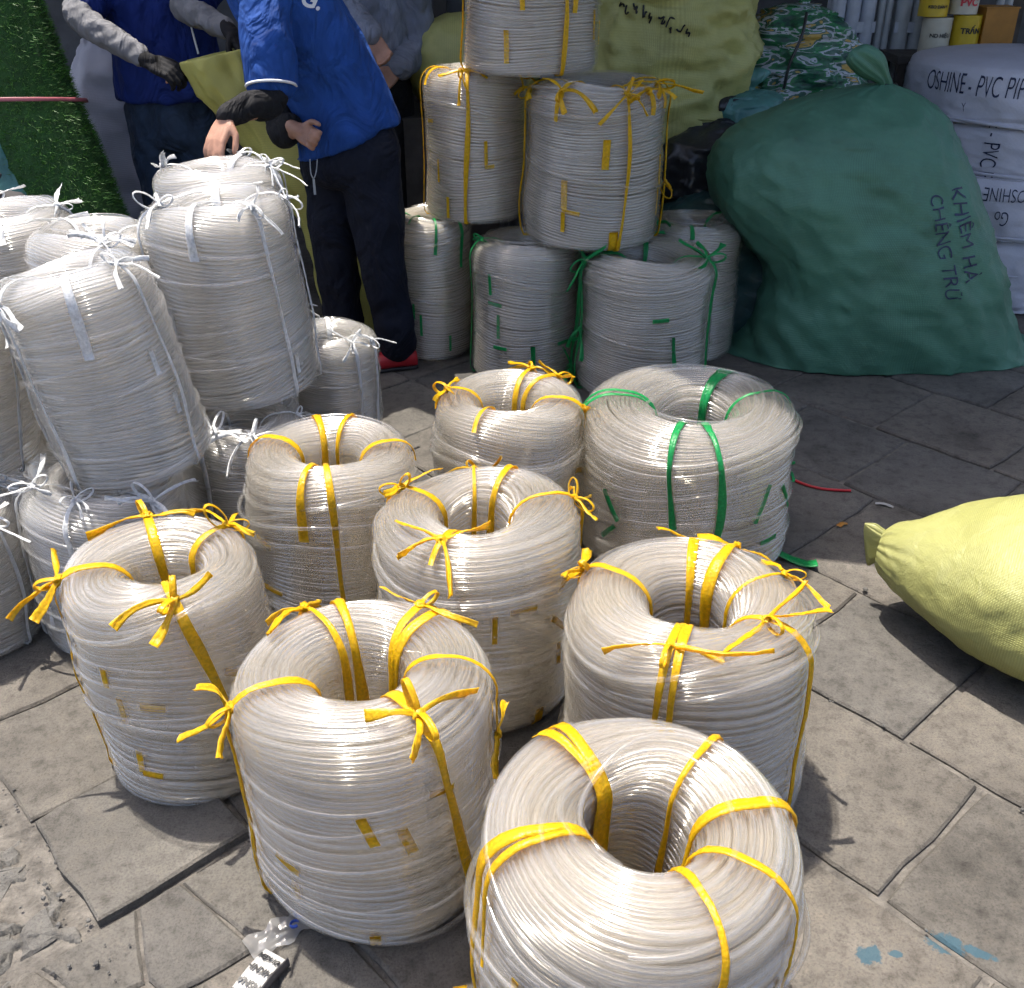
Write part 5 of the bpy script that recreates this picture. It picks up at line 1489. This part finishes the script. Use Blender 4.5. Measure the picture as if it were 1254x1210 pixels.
# ------------------------------------------------------------------ litter and marks on the paving
M['card'] = simple('white_card', (.36, .355, .34), .6, .08, 30)
M['film'] = pvc_mat('clear_film', (.98, .98, .98), .55, (.75, .76, .78), .12)
M['film_blue'] = simple('blue_print', (.03, .08, .40), .4, .2, 30)
M['red_cord'] = simple('red_cord', (.42, .012, .02), .5, .2, 30)
cd = empty('printed_card', tuple(at0(319, 1196, .012))); tag(cd, 'folded white card with upside-down print lying on the cracked slab', 'card')
cd.rotation_euler = (0, R_(2), R_(-28))
mb = MB(); ribbon(mb, spline([(0, .045, .002), (0, .0, .009), (0, -.06, .003)], 9), np.array((1., 0, 0)), .052, thick=.0006, crinkle=.0005)
face = mb.build('card_sheet', M['card'], cd, True)
mb = MB(); ribbon(mb, spline([(.026, .045, .003), (.026, 0, .011), (.026, -.06, .003)], 9), np.array((.35, 0, -.9)), .016, thick=.0006, crinkle=.0003)
mb.build('folded_edge', M['tarp'], cd, True)
bpy.context.view_layer.update()
rz = cd.rotation_euler.z
rt_ = Vector((-math.cos(rz), -math.sin(rz), 0)); up_ = Vector((math.sin(rz), -math.cos(rz), 0))
for k, (tx, dy) in enumerate((('ĐI KÈM', .030), ('HKNH', .004), ('NSNA', -.024), ('MCLU', -.048))):
    c = Vector(cd.location) + Matrix.Rotation(rz, 3, 'Z') @ Vector((-.003, dy, .02))
    write_on(face, tx, c, rt_, up_, .0135 if k == 0 else .0175, M['ink_black'], .05, .1, .0006)
wr = empty('plastic_wrapper', tuple(at0(352, 1140, .004))); tag(wr, 'crumpled clear plastic wrapper with blue print at the foot of a coil', 'wrapper')
wr.rotation_euler = (0, 0, R_(40))
g = np.random.default_rng(8)
nxw, nyw = 26, 14
Vw = []
for i in range(nxw):
    for j in range(nyw):
        x = (i / (nxw - 1) - .5) * .15; y = (j / (nyw - 1) - .5) * (.055 + .01 * math.sin(i * .7))
        Vw.append((x, y, .006 + .011 * abs(noise.noise(Vector((x * 32, y * 38, 3)))) + .004 * noise.noise(Vector((x * 90, y * 90, 1)))))
ws = link('film_sheet', mesh_np('film_sheet', np.array(Vw), grid_faces(nxw, nyw), M['film']), wr)
bpy.context.view_layer.update()
for dx, dy, rr in ((.035, .008, .013), (.012, -.008, .008)):
    mb = MB()
    P = [np.array((dx + rr * math.cos(t), dy + rr * .8 * math.sin(t), .0175)) for t in np.linspace(0, 5, 14)]
    ribbon(mb, np.array(P), np.array((0, .3, 1.0)), .006, thick=.0004); mb.build('print_mark', M['film_blue'], wr, True)
rc_ = empty('red_cord', tuple(at0(1003, 597))); tag(rc_, 'short red cord lying on the shaded slabs beside the green-tied coil', 'cord')
V, F = tube(spline([tuple(at0(px, py, .006) - rc_.location) for px, py in ((960, 582), (985, 593), (1010, 599), (1042, 601))], 24), .0045, 6); link('cord', mesh_np('cord', V, F, M['red_cord']), rc_)
def scrap(px, py, w, h, mat, label, cat, rot=0.):
    o = empty('paper_scrap', tuple(at0(px, py, .003))); tag(o, label, cat); o.rotation_euler = (0, 0, rot)
    mb = MB(); ribbon(mb, spline([(-w / 2, 0, .001), (0, .002, .005), (w / 2, 0, .001)], 8), np.array((0, 1., 0)), np.array([h, h * 1.1, h * .8, h, h * .9, h * 1.1, h * .8, h * .6]), thick=.0006)
    mb.build('sheet', mat, o, True)
scrap(1083, 619, .055, .014, M['card'], 'torn white paper scrap in a joint of the shaded slabs', 'paper', -.5)
scrap(1032, 643, .035, .018, M['tape_orange'], 'small brown paper scrap on a shaded slab', 'paper', .5)
scrap(407, 466, .05, .02, M['card'], 'tiny white scrap on the dark ground by the short coil', 'paper', .2)
gr_ = empty('green_ribbon', tuple(at0(972, 688, .004))); tag(gr_, 'loose end of green ribbon trailing on the slab at a coil foot', 'ribbon')
mb = MB(); ribbon(mb, spline([(-.05, .03, .02), (-.01, .01, .006), (.03, -.015, .004), (.06, -.02, .01)], 14), np.array((.3, .9, 0)), np.linspace(.03, .04, 14), crinkle=.002); mb.build('strip', M['green_ribbon'], gr_, True)

# pebbles and grit gathered along the broken edge
g = np.random.default_rng(12)
mb = MB()
ico = [(math.cos(a) * math.cos(b), math.sin(a) * math.cos(b), math.sin(b)) for b in (-.9, 0, .9) for a in np.arange(5) * 2 * PI / 5 + b]
icof = [(i, (i + 1) % 5, 5 + (i + 1) % 5, 5 + i) for i in range(5)] + [(5 + i, 5 + (i + 1) % 5, 10 + (i + 1) % 5, 10 + i) for i in range(5)] + [(4, 3, 2, 1, 0), (10, 11, 12, 13, 14)]
for k in range(330):
    if k < 60:
        a_ = g.uniform(-2.4, -1.2); b_ = .27 - abs(g.normal(0, .12)) + .05 * (g.uniform() < .3)
    else:
        a_ = g.uniform(-2.2, .6); b_ = float(g.choice([.27, .6, .925, 1.38, 1.8, 2.246])) + g.normal(0, .012)
    p = ab(a_, b_)
    s_ = abs(g.normal(.002, .0022)) + .001
    V_ = [(p.x + s_ * x * g.uniform(.7, 1.3), p.y + s_ * y * g.uniform(.7, 1.3), .002 + s_ * .6 + s_ * .7 * z) for x, y, z in ico]
    mb.add(V_, icof)
gt = mb.build('gravel', M['rubble']); tag(gt, 'loose grit and concrete crumbs along the broken pavement edge', kind='stuff')
